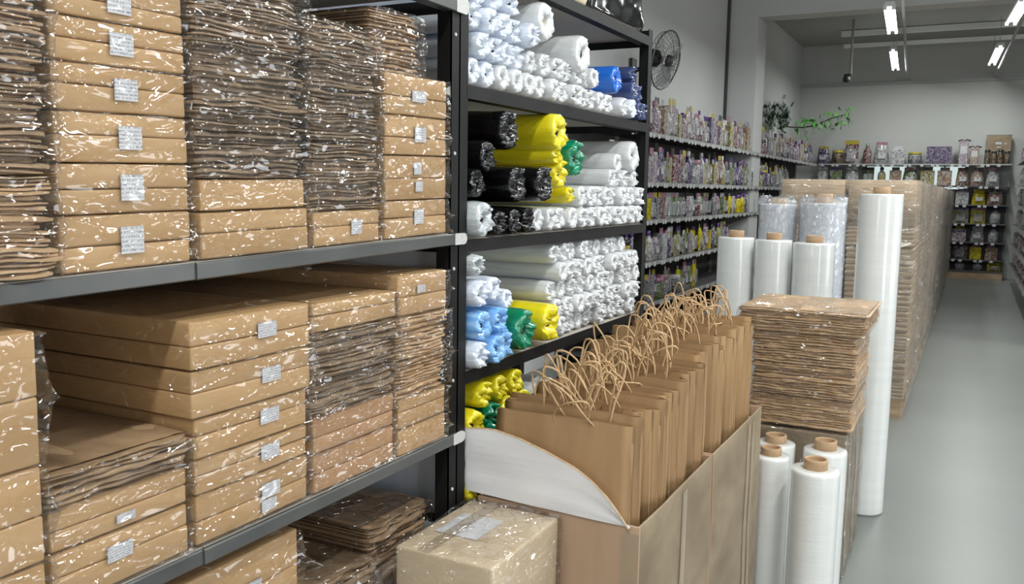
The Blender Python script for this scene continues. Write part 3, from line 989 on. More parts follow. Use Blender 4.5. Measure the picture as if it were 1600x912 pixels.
# --- second level: black, yellow, green, white
for (y, z, rr, c, lb, kd, x) in [
    (1.735, S3 + .045, .044, 'silver', 'clear grey roll lying at the lower left of the black rolls', 'loose', -.975),
    (1.745, S3 + .126, .036, 'black', 'black roll lying on the clear grey roll', 'loose', -1.0),
    (1.790, S3 + .188, .040, 'black', 'crumpled black roll in the middle of the black pile at left', 'loose', -1.0),
    (1.832, S3 + .034, .034, 'black', 'small black roll right of the clear grey roll on the shelf', 'ruffled', -.99),
    (1.903, S3 + .034, .034, 'black', 'small black roll at the foot of the pile, next to the white rolls', 'ruffled', -.985),
    (1.978, S3 + .036, .036, 'black', 'shiny black roll end on the shelf, rightmost of the lowest black ones', 'ruffled', -.985),
    (1.868, S3 + .252, .050, 'black', 'big black roll topping the pile left of the yellow rolls', 'loose', -.985),
    (2.040, S3 + .128, .050, 'black', 'big black roll pushed out below the yellow rolls', 'loose', -.972),
    (1.925, S3 + .125, .048, 'black', 'creased black roll left of the one pushed out', 'loose', -.99),
    (2.130, S3 + .262, .054, 'yellow', 'big bright yellow roll with frilly end, topmost on its level', 'ruffled', -.975),
    (2.175, S3 + .155, .044, 'yellow', 'frilly yellow roll in the middle, between black and green rolls', 'ruffled', -.99),
    (2.240, S3 + .098, .026, 'yellow', 'small yellow roll end low, above the white rolls', 'ruffled', -.99),
    (2.140, S3 + .206, .030, 'yellow', 'thin yellow roll squeezed under the topmost yellow roll', 'ruffled', -.985),
    (2.280, S3 + .200, .056, 'green', 'dark green frilly roll between the yellow and the white rolls', 'ruffled', -.99),
    (2.750, S3 + .222, .055, 'white_roll', 'largest white roll, on top of the white pile near the far post', 'tight', -.99),
    (2.630, S3 + .196, .036, 'white_roll', 'white roll left of the largest one in the upper white pile', 'tight', -1.0)]:
    bag_roll(y, z, rr, c, lb + ', second level', kd, x=x, v=int(y * 90) % 5, core='hole', L=.45)
G = 'white bag rolls piled on the second level of the roll rack'
for k in range(12):
    y = 2.057 + .0695 * k
    if y < 2.885:
        bag_roll(y, S3 + .034, .034, 'white_roll', 'white roll, lowest row on the second level', 'ruffled' if k % 3 else 'tight', x=-.99 + R.uniform(-.01, .006), v=k % 5, group=G + ', lowest row')
for k in range(8):
    y = 2.335 + .0695 * k
    if y < 2.86:
        bag_roll(y, S3 + .094, .034, 'white_roll', 'white roll, second row on the second level', 'ruffled', x=-1.0 + R.uniform(-.015, .01), v=(k + 1) % 5, group=G + ', second row')
for k in range(4):
    y = 2.570 + .0695 * k
    if y < 2.83:
        bag_roll(y, S3 + .150, .031, 'white_roll', 'white roll, third row on the second level', 'loose', x=-1.0 + R.uniform(-.015, .01), v=(k + 3) % 5, group=G + ', third row')

# --- third level
for (y, z, rr, c, lb, kd, x) in [
    (1.728, S4 + .034, .034, 'bluewhite', 'whitish blue roll at the left end on the shelf', 'loose', -.975),
    (1.800, S4 + .037, .038, 'blue', 'light blue roll on the shelf left of the green roll', 'ruffled', -.97),
    (1.868, S4 + .040, .034, 'blue', 'light blue roll end pressed against the green roll', 'ruffled', -.985),
    (1.745, S4 + .100, .038, 'blue', 'crumpled light blue roll in the middle of the blue pile', 'ruffled', -.98),
    (1.822, S4 + .104, .036, 'blue', 'light blue roll with dark folds under the white hollow roll', 'ruffled', -.975),
    (1.850, S4 + .152, .027, 'bluewhite', 'white roll with a black hollow right on top of the blue pile', 'tight', -.975),
    (1.796, S4 + .182, .032, 'bluewhite', 'white roll with bluish end on the blue pile', 'loose', -.98),
    (1.733, S4 + .176, .034, 'bluewhite', 'whitish roll left on the blue pile beside the post', 'loose', -.98),
    (1.722, S4 + .242, .028, 'silver', 'clear roll topping the blue pile against the near post', 'loose', -.985),
    (1.955, S4 + .062, .056, 'green', 'dark green glossy roll between blue and yellow rolls', 'loose', -.975),
    (2.094, S4 + .064, .056, 'yellow', 'yellow roll with petal like end folds beside the green one', 'ruffled', -.97)]:
    bag_roll(y, z, rr, c, lb + ', third level', kd, x=x, v=int(y * 90) % 5, L=.44)
G = 'white bag rolls piled on the third level of the roll rack'
for row in range(5):
    for k in range(11 - (row > 3)):
        y = 2.184 + .0665 * k + .033 * (row % 2)
        if y > 2.87 or (row == 0 and y < 2.18): continue
        if row == 4 and y > 2.78: continue
        bag_roll(y, S4 + .0315 + .052 * row, .0312, 'white_roll', f'greyish white roll, {["lowest", "second", "third", "fourth", "topmost"][row]} row of the white pile on the third level',
                 'tight' if (row + k) % 3 == 0 else 'ruffled', x=-1.0 + R.uniform(-.02, .008), v=(k + row) % 5, group=G + f', {["lowest", "second", "third", "fourth", "topmost"][row]} row', L=.46)
# --- fourth level, dark
for k, (y, z, rr, c) in enumerate([(1.745, .04, .042, 'yellow'), (1.83, .04, .042, 'yellow'), (1.915, .04, .042, 'yellow'), (2.0, .04, .042, 'green'), (2.085, .04, .042, 'silver'), (2.17, .04, .042, 'silver'),
                                   (2.26, .04, .042, 'silver'), (2.35, .04, .042, 'silver'), (2.45, .04, .042, 'silver'), (2.55, .04, .042, 'silver'), (2.65, .04, .042, 'silver'), (2.76, .04, .042, 'silver'),
                                   (1.785, .114, .042, 'yellow'), (1.87, .114, .042, 'yellow'), (1.957, .114, .042, 'yellow'), (2.043, .114, .040, 'green'), (2.128, .114, .040, 'silver'), (2.215, .114, .040, 'silver'),
                                   (2.31, .114, .040, 'silver'), (1.745, .188, .042, 'yellow'), (1.83, .188, .042, 'green'), (1.915, .188, .042, 'yellow'), (2.0, .188, .040, 'yellow'), (2.085, .188, .040, 'silver'),
                                   (2.17, .188, .038, 'silver'), (1.79, .254, .036, 'yellow'), (1.872, .254, .036, 'yellow'), (1.955, .254, .036, 'yellow')]):
    cn = {'yellow': 'yellow', 'green': 'green', 'silver': 'clear grey', 'white_roll': 'white'}[c]
    bag_roll(y, S5 + z + .002, rr, c, f'{cn} roll behind the carrier bags, {["lowest row", "second row", "third row", "top row"][0 if z < .1 else 1 if z < .15 else 2 if z < .2 else 3]}', 'ruffled', x=-1.0, v=k % 5, group=f'{cn} rolls behind the carrier bags')

for zb_, zt_, xa_, lb in ((S4, 1.425, -.43, 'white plastic sheet pack at the near end of the third level, behind the posts'), (S5, 1.09, -.43, 'whitish plastic pack at the near end of the dark lowest level, behind the posts')):
    t = empty('plastic_sheet_pack', (-1.0, 1.667, zb_ + .0005), lb, 'plastic pack')
    rbox(xa_, -.045, 0, .022, 0, zt_ - zb_ - .005, .006, (10, 2, 8), lambda p, n: p + Vector((0, .004 * noise.noise(p * 14), .004 * noise.noise(p * 9)))).build('folded_sheet', M['bluewhite'] if zb_ < 1 else M['white_roll'], t, True)
# black bundle on top of the rack, seen cut by the frame
t = empty('black_bag_bundle', (-1.2, 2.62, 2.0635), 'shiny black plastic bundle lying on top of the roll rack', 'plastic bundle')
def dblk(p, n):
    k = noise.noise(Vector((p.x * 9, p.y * 9, p.z * 9)))
    k2 = noise.noise(Vector((p.x * 30, p.y * 30, p.z * 30)))
    return p + n * (.018 * k + .006 * k2) if p.z > .01 else p
rbox(-.18, .19, -.21, .24, 0, .17, .03, (10, 14, 6), dblk).build('black_film', M['black'], t, True)
t = empty('cream_bundle', (-1.2, 2.29, 2.0635), 'pale crumpled bundle end on top of the roll rack left of the black bundle', 'plastic bundle')
rbox(-.18, .19, -.10, .10, 0, .12, .02, (5, 6, 4), dblk).build('pale_film', M['creamcore'], t, True)


# ------------------------------------------------------------------ CRATES WITH CARRIER BAGS
def crate(y0, y1, zt, label, x0=-.975, x1=-.578, flaps=()):
    r = empty('open_carton', (x0, y0, 0), label, 'cardboard box')
    W, L, t = x1 - x0, y1 - y0, .006
    def wall(a, b, c, d):
        def dd(p, n):
            k = noise.noise(Vector((p.x * 7 + y0, p.y * 7, p.z * 4)))
            return p + Vector((.003 * k, .003 * k, 0))
        return rbox(a, b, c, d, 0, zt, .0015, (2 if b - a < .02 else 8, 2 if d - c < .02 else 8, 10), dd)
    wall(0, W, 0, t).build('front_panel', M['carton'], r, True)
    wall(0, W, L - t, L).build('back_panel', M['carton'], r, True)
    wall(0, t, t, L - t).build('side_panel', M['carton'], r, True)
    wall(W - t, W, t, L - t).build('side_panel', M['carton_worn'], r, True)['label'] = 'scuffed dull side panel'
    MB().box(t, W - t, t, L - t, .004, .012).build('bottom_panel', M['carton'], r)
    return r


c1 = crate(1.716, 2.305, .836, 'big open carton with a raised white flap, filled with kraft carrier bags')
c2 = crate(2.315, 2.93, .836, 'second open carton behind the first, bags standing tall, tape on its side')
# white front flap, quarter-round at its right end (points in x,z at the rim plane)
fl = [(-1.007, .840), (-1.007, .996), (-.93, 1.003), (-.86, .992), (-.79, .972), (-.73, .948), (-.685, .925), (-.65, .895), (-.62, .862), (-.600, .832)]
mb = MB()
rowsF = []
top = fl[1:]
for i in range(26):
    f = i / 25
    x = -1.007 + f * (.407)
    # top height by interpolation
    zt = .832
    for (xa, za_), (xb, zb_) in zip(top[:-1], top[1:]):
        if xa - 1e-6 <= x <= xb + 1e-6:
            zt = za_ + (zb_ - za_) * (x - xa) / (xb - xa)
    zb0 = .845 - .012 * f
    zt = max(zt, zb0 + .001)
    col = []
    for j in range(8):
        g = j / 7
        z = zb0 + (zt - zb0) * g
        bend = .004 * noise.noise(Vector((x * 9, z * 20, 2))) - .010 * g + (.004 if .35 < g < .55 else 0)
        col.append((x + .975, 1.7125 - 1.716 + bend - .003, z))
    rowsF.append(col)
mb.grid(rowsF)
mb.grid([[(a, b + .004, c) for (a, b, c) in col] for col in rowsF])
edge = [(col[-1][0], col[-1][1], col[-1][2]) for col in rowsF]
flap = mb.build('white_flap', M['white_board'], c1, True)
flap['label'] = 'raised white-lined flap with rounded corner'
e = MB()
e.grid([[(a, b - .0008, c - .001) for a, b, c in edge], [(a, b + .0048, c - .001) for a, b, c in edge], [(a, b + .002, c + .0022) for a, b, c in edge], [(a, b - .0008, c - .001) for a, b, c in edge]])
e.build('flap_edge', M['board_edge'], c1)['label'] = 'brown ragged flap edge'
# inner white flap scraps on the right side of the cartons
for c, ly, hh in ((c1, .52, .03), (c2, .56, .05)):
    mb = MB()
    mb.grid([[(.385 - .05 * (j / 5), ly + .03 * i / 4 + .004 * sin(j), .825 + hh * (j / 5) * .3 - .06 * (1 - j / 5)) for j in range(6)] for i in range(5)])
    mb.build('inner_flap', M['white_board'], c, True)['label'] = 'white inner flap'
for c, ys in ((c1, (.30,)), (c2, (.40, .46))):
    for yy in ys:
        MB().grid([[(.4005 + .001 * sin(i), yy + .035 * j + .006 * sin(i * .7), .2 + .62 * i / 12) for j in range(2)] for i in range(13)]).build('tape_strip', M['tape'], c, True)
MB().grid([[(.395 - .02 * j, -.002, .1 + .72 * i / 6) for j in range(3)] for i in range(7)]).build('tape_strip', M['tape'], c1)

# carrier bags
BAGM, HANDM = [], []
for v in range(7):
    rnd = random.Random(v)
    W, Hh = .332, .50
    rowsB = []
    ph = rnd.uniform(0, 9)
    for i in range(9):
        f = i / 8
        z = Hh * f
        loop = []
        nx = 14
        th = .006 + .004 * f
        def py(x, s):
            return s * th * .5 + (f ** 2) * .007 * noise.noise(Vector((x * 7 + ph, f * 2, 3))) + .004 * noise.noise(Vector((x * 18 + ph, f * 5, 5))) * f
        zt = z + (f > .99) * .004 * noise.noise(Vector((ph, 1, 1)))
        for k in range(nx):
            x = -W / 2 + W * k / (nx - 1)
            loop.append((x + .004 * noise.noise(Vector((f * 4, ph, k * .01))), py(x, -1), zt + .004 * f * sin(x * 9 + ph)))
        loop.append((W / 2 - .022, py(W / 2, 0), zt))
        for k in range(nx):
            x = W / 2 - W * k / (nx - 1)
            loop.append((x + .004 * noise.noise(Vector((f * 4, ph, 3 + k * .01))), py(x, 1), zt + .004 * f * sin(x * 9 + ph)))
        loop.append((-W / 2 + .022, py(-W / 2, 0), zt))
        rowsB.append(loop)
    BAGM.append(MB().grid(rowsB, True).mesh('bag_body', M['kraft_bag'], True))
for v in range(12):
    rnd = random.Random(50 + v)
    Hn, wd_ = rnd.uniform(.07, .105), rnd.uniform(.028, .045)
    lx, ly = rnd.uniform(-.05, .05), rnd.uniform(-.06, .03)
    pth = []
    for k in range(15):
        f = k / 14
        a = pi * f
        zz = Hn * (1 - abs(cos(a)) ** 3.0) if k not in (0, 14) else 0
        xx = -wd_ * (cos(a) if abs(cos(a)) < .8 else math.copysign(.8 + (abs(cos(a)) - .8) * .6, cos(a)))
        g = zz / Hn
        pth.append((xx + lx * g ** 1.5 + .006 * noise.noise(Vector((f * 5, v, 1))), ly * g ** 1.3 + .010 * noise.noise(Vector((f * 4, v, 7))), zz - .006 if k in (0, 14) else zz))
    pth[0] = (pth[0][0], 0, -.035)
    pth[-1] = (pth[-1][0], 0, -.035)
    HANDM.append(MB().tube(pth, .0023, 6).mesh('handle', M['cord'], True))
GB = {1: 'kraft carrier bags packed in the first carton', 2: 'kraft carrier bags packed in the second carton'}
LB = {1: 'kraft carrier bag with twisted handles in the front carton',
      2: 'taller kraft carrier bag with twisted handles in the rear carton'}
rnd = random.Random(3)
def put_bag(c, y, ztop, k, label=None, dx=0, rz=0, rx=0):
    dx += .015 * sin(k * .85 + c) * (k > 0)
    t = empty('carrier_bag', (-.777 + dx + rnd.uniform(-.004, .004), y, ztop - .50), label or LB[c], 'carrier bag', None if label else GB[c], rz + rnd.uniform(-.012, .012))
    t.rotation_euler[0] = rx + rnd.uniform(-.005, .005)
    link_mesh('bag_body', BAGM[k % 7], t)
    for s in (-1, 1):
        h = link_mesh('handle', HANDM[(k * 5 + s * 3) % 12], t, (rnd.uniform(-.07, .08), s * .0035, .50))
        h.rotation_euler = (rnd.choice((0, 0, 0, 1.4)) * rnd.random() + rnd.uniform(-.35, .25), rnd.uniform(-.15, .15), rnd.uniform(-.6, .6))
        h.scale = (1, 1, rnd.uniform(.85, 1.25))
n1 = 25
for k in range(n1):
    y = 1.742 + (2.285 - 1.742) * k / (n1 - 1)
    put_bag(1, y, 1.050 + .012 * sin(k * .9) + rnd.uniform(-.012, .014) + .03 * k / n1, k, 'kraft carrier bag with its whole broad front showing, foremost in the front carton' if k == 0 else None)
n2 = 24
for k in range(n2):
    y = 2.342 + (2.90 - 2.342) * k / (n2 - 1)
    put_bag(2, y, 1.095 + .028 * min(1, k / 6) + rnd.uniform(-.014, .016), k + 3, 'kraft carrier bag with smooth face, rearmost at the right end of the rear carton' if k == n2 - 1 else None)

# small taped carton in front
t = empty('film_wrapped_carton', (-.986, 1.40, 0), 'low kraft carton in crinkled film, address sticker on top, beside the black post', 'cardboard box')
rbox(0, .224, 0, .30, 0, .828, .006, (6, 8, 8), lambda p, n: p + Vector((.002, .002, .001)) * noise.noise(p * 9)).build('carton_body', M['layers_light'] if 0 else M['kraft_pale'], t, True)
s = seedn = 3
def dwr(p, n):
    k = noise.noise(Vector((p.x * 28, p.y * 28, p.z * 28)))
    k2 = noise.noise(Vector((p.x * 9, p.y * 9, p.z * 9 + 4)))
    return p + n * (.0045 * k + .004 * k2 + .001)
rbox(-.003, .230, -.005, .306, .001, .833, .008, (20, 22, 40), dwr).build('plastic_wrap', M['film_crinkle'], t, True)
mb = MB()
mb.grid([[(.03 + .10 * i / 3, .10 + .12 * j / 3, .8295) for j in range(4)] for i in range(4)])
mb.build('sticker', M['sticker'], t)['label'] = 'white address sticker'
MB().grid([[(.05 + .03 * j, .001 + .299 * i / 5, .8297) for j in range(2)] for i in range(6)]).build('tape_strip', M['tape'], t)

# ------------------------------------------------------------------ BOX STACK, PAPER PILE
t = empty('taped_carton', (-.97, 3.50, 0), 'dull brown taped carton on the floor under the pile of flat bags', 'cardboard box')
rbox(0, .60, 0, .64, 0, .62, .006, (6, 8, 8), lambda p, n: p + Vector((.004, .004, .001)) * noise.noise(p * 5)).build('carton_body', M['carton_worn'], t, True)
for yy in (.12, .38):
    MB().grid([[(.6035 + .002 * sin(i), yy + .05 * j + .01 * sin(i * .7 + yy * 9), .02 + .58 * i / 12) for j in range(2)] for i in range(13)]).build('tape_strip', M['tape'], t, True)
rbox(-.002, .606, -.004, .646, .002, .626, .01, (10, 14, 14), dwr).build('plastic_wrap', M['film_crinkle'], t, True)
# packs face the camera: local +x turned to world -y
def turned_pack(x0, x1, yf, z0, z1, label, seed, d, **kw):
    w = x1 - x0
    # rotation -90 deg: local x -> -y, local y -> +x
    p = rough_pack(0, 0, w + .008, 0, z1 - z0, label, seed, d=d, **kw)
    p.location = (x0, yf, z0)
    p.rotation_euler = (0, 0, -pi / 2)
    return p
zz = .632
for k, h in enumerate((.118, .128, .122)):
    turned_pack(-.745 + .006 * (k % 2), -.365, 3.515, zz, zz + h, 'bundle of flat kraft bags on the brown carton, ' + ['lowest bundle', 'middle bundle', 'upper bundle under the top one'][k], 500 + k, .46,
                m='layers_light', t=.0065, slack=1.1, group='bundles of flat bags on the brown carton', ear=.012)
    zz += h + .001
p = turned_pack(-.80, -.335, 3.50, zz, zz + .092, 'topmost bundle of flat kraft bags with smooth pale top sheet, jutting over the pile', 510, .50, m='layers_light', t=.0065, slack=1.2,
                group='bundles of flat bags on the brown carton', ear=.012)

# ------------------------------------------------------------------ STRETCH FILM ROLLS
def stretch_roll(x, y, r, h, label, core_h=.03, m='stretch', rc=.42, group='upright rolls of stretch film', bag=False, z0=0):
    o = empty('stretch_film_roll', (x, y, z0), label, 'film roll', group)
    def fn(rr, hh, a):
        return rr + .0012 * noise.noise(Vector((cos(a) * 1.5 + x, sin(a) * 1.5, hh * 3))) * (rr > r * .6), hh
    nz = 16
    prof = [(r * .9, .0), (r * .985, .003), (r, .012)] + [(r, .012 + (h - .024) * k / nz) for k in range(1, nz)] + [(r, h - .012), (r * .985, h - .003), (r * .93, h), (r * (rc + .16), h + .001), (r * rc, h + .0005)]
    MB().lathe(prof, 36, 'z', fn).build('film', M[m], o, True)
    rc_ = r * rc
    MB().lathe([(rc_, h - .01), (rc_, h + core_h * .9), (rc_ * .97, h + core_h), (rc_ * .82, h + core_h), (rc_ * .80, h + core_h * .85), (rc_ * .80, h + .002), (rc_ * .3, h + .002)], 28).build('cardboard_core', M['core'], o, True)
    if bag:
        def fb(rr, hh, a):
            k = noise.noise(Vector((cos(a) * 2 + x * 3, sin(a) * 2, hh * 6)))
            k2 = noise.noise(Vector((cos(a) * 6 + x * 3, sin(a) * 6, hh * 18)))
            g = max(0, (hh - h + .06) / .12)
            return rr * (1 + .05 * k + .03 * k2 + g * .25 * k2), hh + g * .03 * k2
        prof = [(r * 1.04, .02)] + [(r * 1.05, .02 + (h - .04) * k / 26) for k in range(1, 27)] + [(r * 1.06, h + .005), (r * .98, h + .02), (r * .82, h + .028), (r * .95, h + .04)]
        MB().lathe(prof, 48, 'z', fb, cap=False).build('plastic_bag', M['film_milky'], o, True)
    return o


stretch_roll(-.385, 4.50, .098, 1.545, 'tallest white film roll standing alone at the aisle edge right of the paper pile', .032, rc=.40)
stretch_roll(-1.13, 4.80, .097, 1.300, 'medium white roll, leftmost of the three behind the paper pile', .035)
stretch_roll(-.925, 4.78, .095, 1.295, 'medium white roll, middle of the three behind the paper pile', .035)
stretch_roll(-.712, 4.74, .104, 1.290, 'medium white roll, right one of the three behind the paper pile', .035)
stretch_roll(-.965, 5.06, .100, 1.480, 'taller bluish roll in clear bag behind the middle medium roll', .03, 'bluestretch', bag=True)
stretch_roll(-.725, 5.05, .118, 1.490, 'tallest bagged bluish roll with loose film at its right, behind the right medium roll', .05, 'bluestretch', bag=True)
# loose film tail of the bagged roll
t = bpy.data.objects[-1] if False else None
stretch_roll(-.420, 3.10, .081, .600, 'small white stretch roll, front right of the four before the brown carton', .035, rc=.50)
stretch_roll(-.585, 3.17, .066, .605, 'small slimmer white stretch roll, front left of the four', .028, rc=.55)
stretch_roll(-.425, 3.36, .078, .600, 'small white stretch roll, rear right of the four, half hidden', .035, rc=.52)
stretch_roll(-.605, 3.36, .072, .600, 'small white stretch roll, rear left of the four, half hidden', .030, rc=.55)


# ------------------------------------------------------------------ PALLETS ALONG THE AISLE
PAL = None
def make_pallet(name='pallet'):
    r = empty('pallet', (0, 0, 0), '', 'pallet')
    for i in range(6):
        x = .0 + i * .158
        MB().box(x, x + .09, 0, 1.15, .105, .125).build('deck_board', M['wood'], r)
    for j, y in enumerate((0, .525, 1.05)):
        MB().box(0, .88, y, y + .10, .085, .104).build('cross_board', M['wood'], r)
        for x in (0, .39, .78):
            MB().box(x, x + .10, y, y + .10, .018, .084).build('block', M['wood'], r)
    for x in (0, .39, .78):
        MB().box(x, x + .10, 0, 1.15, 0, .017).build('bottom_board', M['wood'], r)
    return r


pal0 = make_pallet()
ordn = ['nearest', 'second', 'third', 'fourth', 'fifth', 'sixth', 'seventh', 'eighth', 'farthest']
rnd = random.Random(11)
CB = []
for v in range(5):
    rr_ = random.Random(v)
    CB.append((rbox(0, 1, 0, 1, 0, 1, .007, (5, 8, 3), lambda p, n: p + Vector((.007 * noise.noise(p * 3 + Vector((v * 5, 0, 0))), .006 * noise.noise(p * 4 + Vector((v * 7, 1, 0))), .0)))
               .mesh('carton_body', M['carton_far'], True)))
def ridged(p, n, v=0):
    ed = min(1, max(0, (abs(p.x - .5) - .47) * 40)) + min(1, max(0, (abs(p.y - .5) - .47) * 40))
    k = noise.noise(Vector((p.x * 6, p.y * 6, p.z * 14 + v)))
    rg = (abs(sin(p.z * pi * 5)) ** .4 - 1) * .022 + .012 * k
    return p + Vector((rg * (1 if p.x > .5 else -1) * (abs(p.x - .5) > .45), rg * .35 * (1 if p.y > .5 else -1) * (abs(p.y - .5) > .45), 0))
CR = [rbox(0, 1, 0, 1, 0, 1, .004, (7, 7, 26), lambda p, n, v=v: ridged(p, n, v * 7)).mesh('sheet_bundle', M['carton_far'], False) for v in range(3)]
for i in range(9):
    y0 = 6.49 + i * 1.245
    p = pal0 if i == 0 else copy_tree(pal0)
    p.location = (-1.225 + rnd.uniform(-.01, .01) * (i > 0), y0, 0)
    p['label'] = f'wooden pallet under wrapped cartons along the aisle, {ordn[i]} from the camera'
    p['group'] = 'pallets along the aisle'
    ztop = 1.64 - .005 * i + rnd.uniform(-.01, .01) * (i > 0)
    for c in (0, 1):
        z = .126
        hs_ = [.17, .13, .20, .12, .17, .11, .19]
        rnd.shuffle(hs_)
        hs_.append(.285)
        sc = (ztop - .126) / sum(hs_)
        for k, h in enumerate(hs_):
            h *= sc
            x0 = -1.222 + c * .452
            o = link_mesh('carton', CB[(k + i) % 5] if k == 7 or (i > 0 and (k + c + i) % 3 == 0) else CR[(k + c) % 3], None, (x0 + rnd.uniform(-.004, .004) + c * .002, y0 + rnd.uniform(0, .015), z + .0005))
            o.scale = (.428 + (.0 if c == 0 else .004), 1.12, h - .003)
            tag(o, f'brown carton on the {ordn[i]} pallet, {"left" if c == 0 else "aisle side"} stack, {["lowest", "second", "third", "fourth", "fifth", "sixth", "seventh", "topmost"][k]} from below'.replace('topmost from below', 'topmost'),
                'cardboard box', f'cartons on the {ordn[i]} pallet')
            z += h
    sh = empty('stretch_wrap', (-1.228, y0, .13), f'clear shiny stretch wrap round the cartons of the {ordn[i]} pallet', 'plastic wrap', 'stretch wraps round the pallets')
    def dw(p, n, i=i):
        k = noise.noise(Vector((p.x * 5 + i, p.y * 7, p.z * 5)))
        k2 = noise.noise(Vector((p.x * 16 + i, p.y * 16, p.z * 9)))
        return p + Vector((.010 * k + .006 * k2 if p.x > .5 else 0, 0, 0))
    mb = MB()
    P = [(-.006, -.012), (.45, -.022), (.918, -.014), (.924, .3), (.920, .6), (.923, .9), (.92, 1.14)]
    pts = []
    for (ax, ay), (bx, by) in zip(P[:-1], P[1:]):
        for q in range(6):
            pts.append((ax + (bx - ax) * q / 6, ay + (by - ay) * q / 6))
    g = []
    for j in range(30):
        z = .0 + (ztop - .13) * j / 29
        g.append([(a + (.010 * noise.noise(Vector((a * 5 + i, b * 7, z * 5))) + .006 * noise.noise(Vector((b * 22 + i, b * 16, z * 9)))) * (a > .8), b - .008 * abs(noise.noise(Vector((a * 9, i, z * 8)))) * (a < .8), z) for a, b in pts])
    nf = 12
    MB().grid([row[:nf + 1] for row in g]).build('front_film', M['film_far'], sh, True)
    MB().grid([row[nf:] for row in g]).build('side_film', M['film_far'], sh, True)


# ------------------------------------------------------------------ DISPLAY RACKS WITH SMALL PACKS
def pack_proto():
    P = {}
    def dp(p, n): return p
    # pouch: lens shaped bag with crimped head
    mb = MB()
    g = []
    for i in range(9):
        f = i / 8
        z = .17 * f
        wd = .052 * (1 - .25 * f * f)
        th = .024 * sin(pi * min(.98, .12 + .88 * (1 - f))) + .002
        g.append([(th * cos(a), wd * sin(a), z) for a in [2 * pi * k / 12 for k in range(12)]])
    P['pouch'] = [('pouch_body', mb.grid(g, True).mesh('pouch_body', M['film'], True), 'body'),
                  ('sealed_head', MB().grid([[(.002 * sin(j * 1.9), -.040 + .08 * j / 6, .168 + .028 * i) for j in range(7)] for i in range(2)]).mesh('sealed_head', M['film'], False), 'top'),
                  ('front_label', MB().box(.021, .0245, -.026, .026, .05, .10).mesh('front_label', M['pricetag'], False), 'label')]
    P['bottle'] = [('bottle_body', MB().lathe([(.03, 0), (.034, .006), (.034, .11), (.030, .13), (.013, .155), (.012, .165)], 14).mesh('bottle_body', M['film'], True), 'body'),
                   ('bottle_cap', MB().lathe([(.016, .162), (.017, .166), (.016, .19), (.010, .193)], 12).mesh('bottle_cap', M['film'], True), 'top')]
    P['jar'] = [('jar_body', MB().lathe([(.044, 0), (.048, .006), (.048, .10), (.042, .112)], 16).mesh('jar_body', M['film'], True), 'body'),
                ('jar_lid', MB().lathe([(.046, .111), (.047, .114), (.047, .135), (.042, .138)], 16).mesh('jar_lid', M['film'], True), 'top')]
    P['box'] = [('box_body', rbox(-.03, .03, -.045, .045, 0, .16, .003, (2, 2, 2)).mesh('box_body', M['film'], False), 'body'),
                ('hang_tab', MB().box(-.002, .001, -.030, .030, .1605, .195).mesh('hang_tab', M['pricetag'], False), 'top')]
    P['carded'] = [('card_back', MB().box(-.012, -.010, -.050, .050, 0, .21).mesh('card_back', M['film'], False), 'body'),
                   ('blister', rbox(-.0095, .02, -.036, .036, .02, .135, .012, (3, 4, 5)).mesh('blister', M['film'], True), 'label'),
                   ('head_strip', MB().box(-.0128, -.0092, -.050, .050, .175, .2105).mesh('head_strip', M['film'], False), 'top')]
    return P


PP = pack_proto()
KN = {'pouch': 'pouch', 'bottle': 'bottle', 'jar': 'jar', 'box': 'box', 'carded': 'card pack'}
rp = random.Random(21)


def small_pack(kind, col, x, y, z, rz, s, where, group, capc):
    o = empty({'pouch': 'snack_pouch', 'bottle': 'bottle', 'jar': 'jar', 'box': 'small_box', 'carded': 'carded_pack'}[kind], (x, y, z),
              f'{PR[col][1]} {KN[kind]} with {capc} top, {where}', KN[kind].split()[-1] if kind != 'carded' else 'carded pack', f'{KN[kind]}s, {group}', rz)
    o.scale = (s[0], s[0], s[1])
    for name, me, role in PP[kind]:
        c = link_mesh(name, me, o)
        c.material_slots[0].link = 'OBJECT'
        c.material_slots[0].material = PR[col][0] if role == 'body' else CAPS[capc] if role == 'top' else (CAPS['white'] if kind == 'pouch' else M['film_milky'])
    return o


def display_rack(label, orient, x0, y0, L, D, levels, name='display_rack', tag_step=.16, back=True, zb=0):
    """local: runs along +u for L metres, shelves D deep, front at v=0 facing +v... built in world axes by orient"""
    r = empty(name, (x0, y0, 0), label, 'display rack')
    def bx(mb, u0, u1, v0, v1, z0, z1):
        if orient == 'left':      # runs along y, front faces +x
            mb.box(-v1, -v0, u0, u1, z0, z1)
        elif orient == 'back':    # runs along x, front faces -y
            mb.box(u0, u1, v0, v1, z0, z1)
        else:                     # right, runs along y, front faces -x
            mb.box(v0, v1, u0, u1, z0, z1)
        return mb
    top = max(levels)
    if back:
        bx(MB(), 0, L, D, D + .012, zb, top - (.02 if orient != 'back' else .50)).build('back_panel', M['rackdark'], r)
    for z in levels:
        s = bx(MB(), 0, L, .004, D, z - .022, z).build('shelf', M['rackdark'], r)
        bx(MB(), 0, L, 0, .0035, z - (.032 if orient != 'back' else .02), z + .006).build('price_rail', M['rackmetal' if orient != 'back' or z > 2 else 'rackdark'], s)
        if z > .3 and tag_step:
            mb = MB()
            n = int(L / tag_step)
            for k in range(n):
                u = (k + .3 + .3 * sin(k * 2.3)) * tag_step
                bx(mb, u, u + .055, -.003, -.001, z - .045, z - .004)
            o = mb.build('price_tags', M['pricetag'], s)
            o['kind'] = 'stuff'
    nb = max(1, round(L / 1.25))
    for k in range(nb + 1):
        u = min(L - .03, L * k / nb)
        bx(MB(), u, u + .03, D - .03, D - .001, zb, top).build('upright', M['rackmetal'], r)
    return r


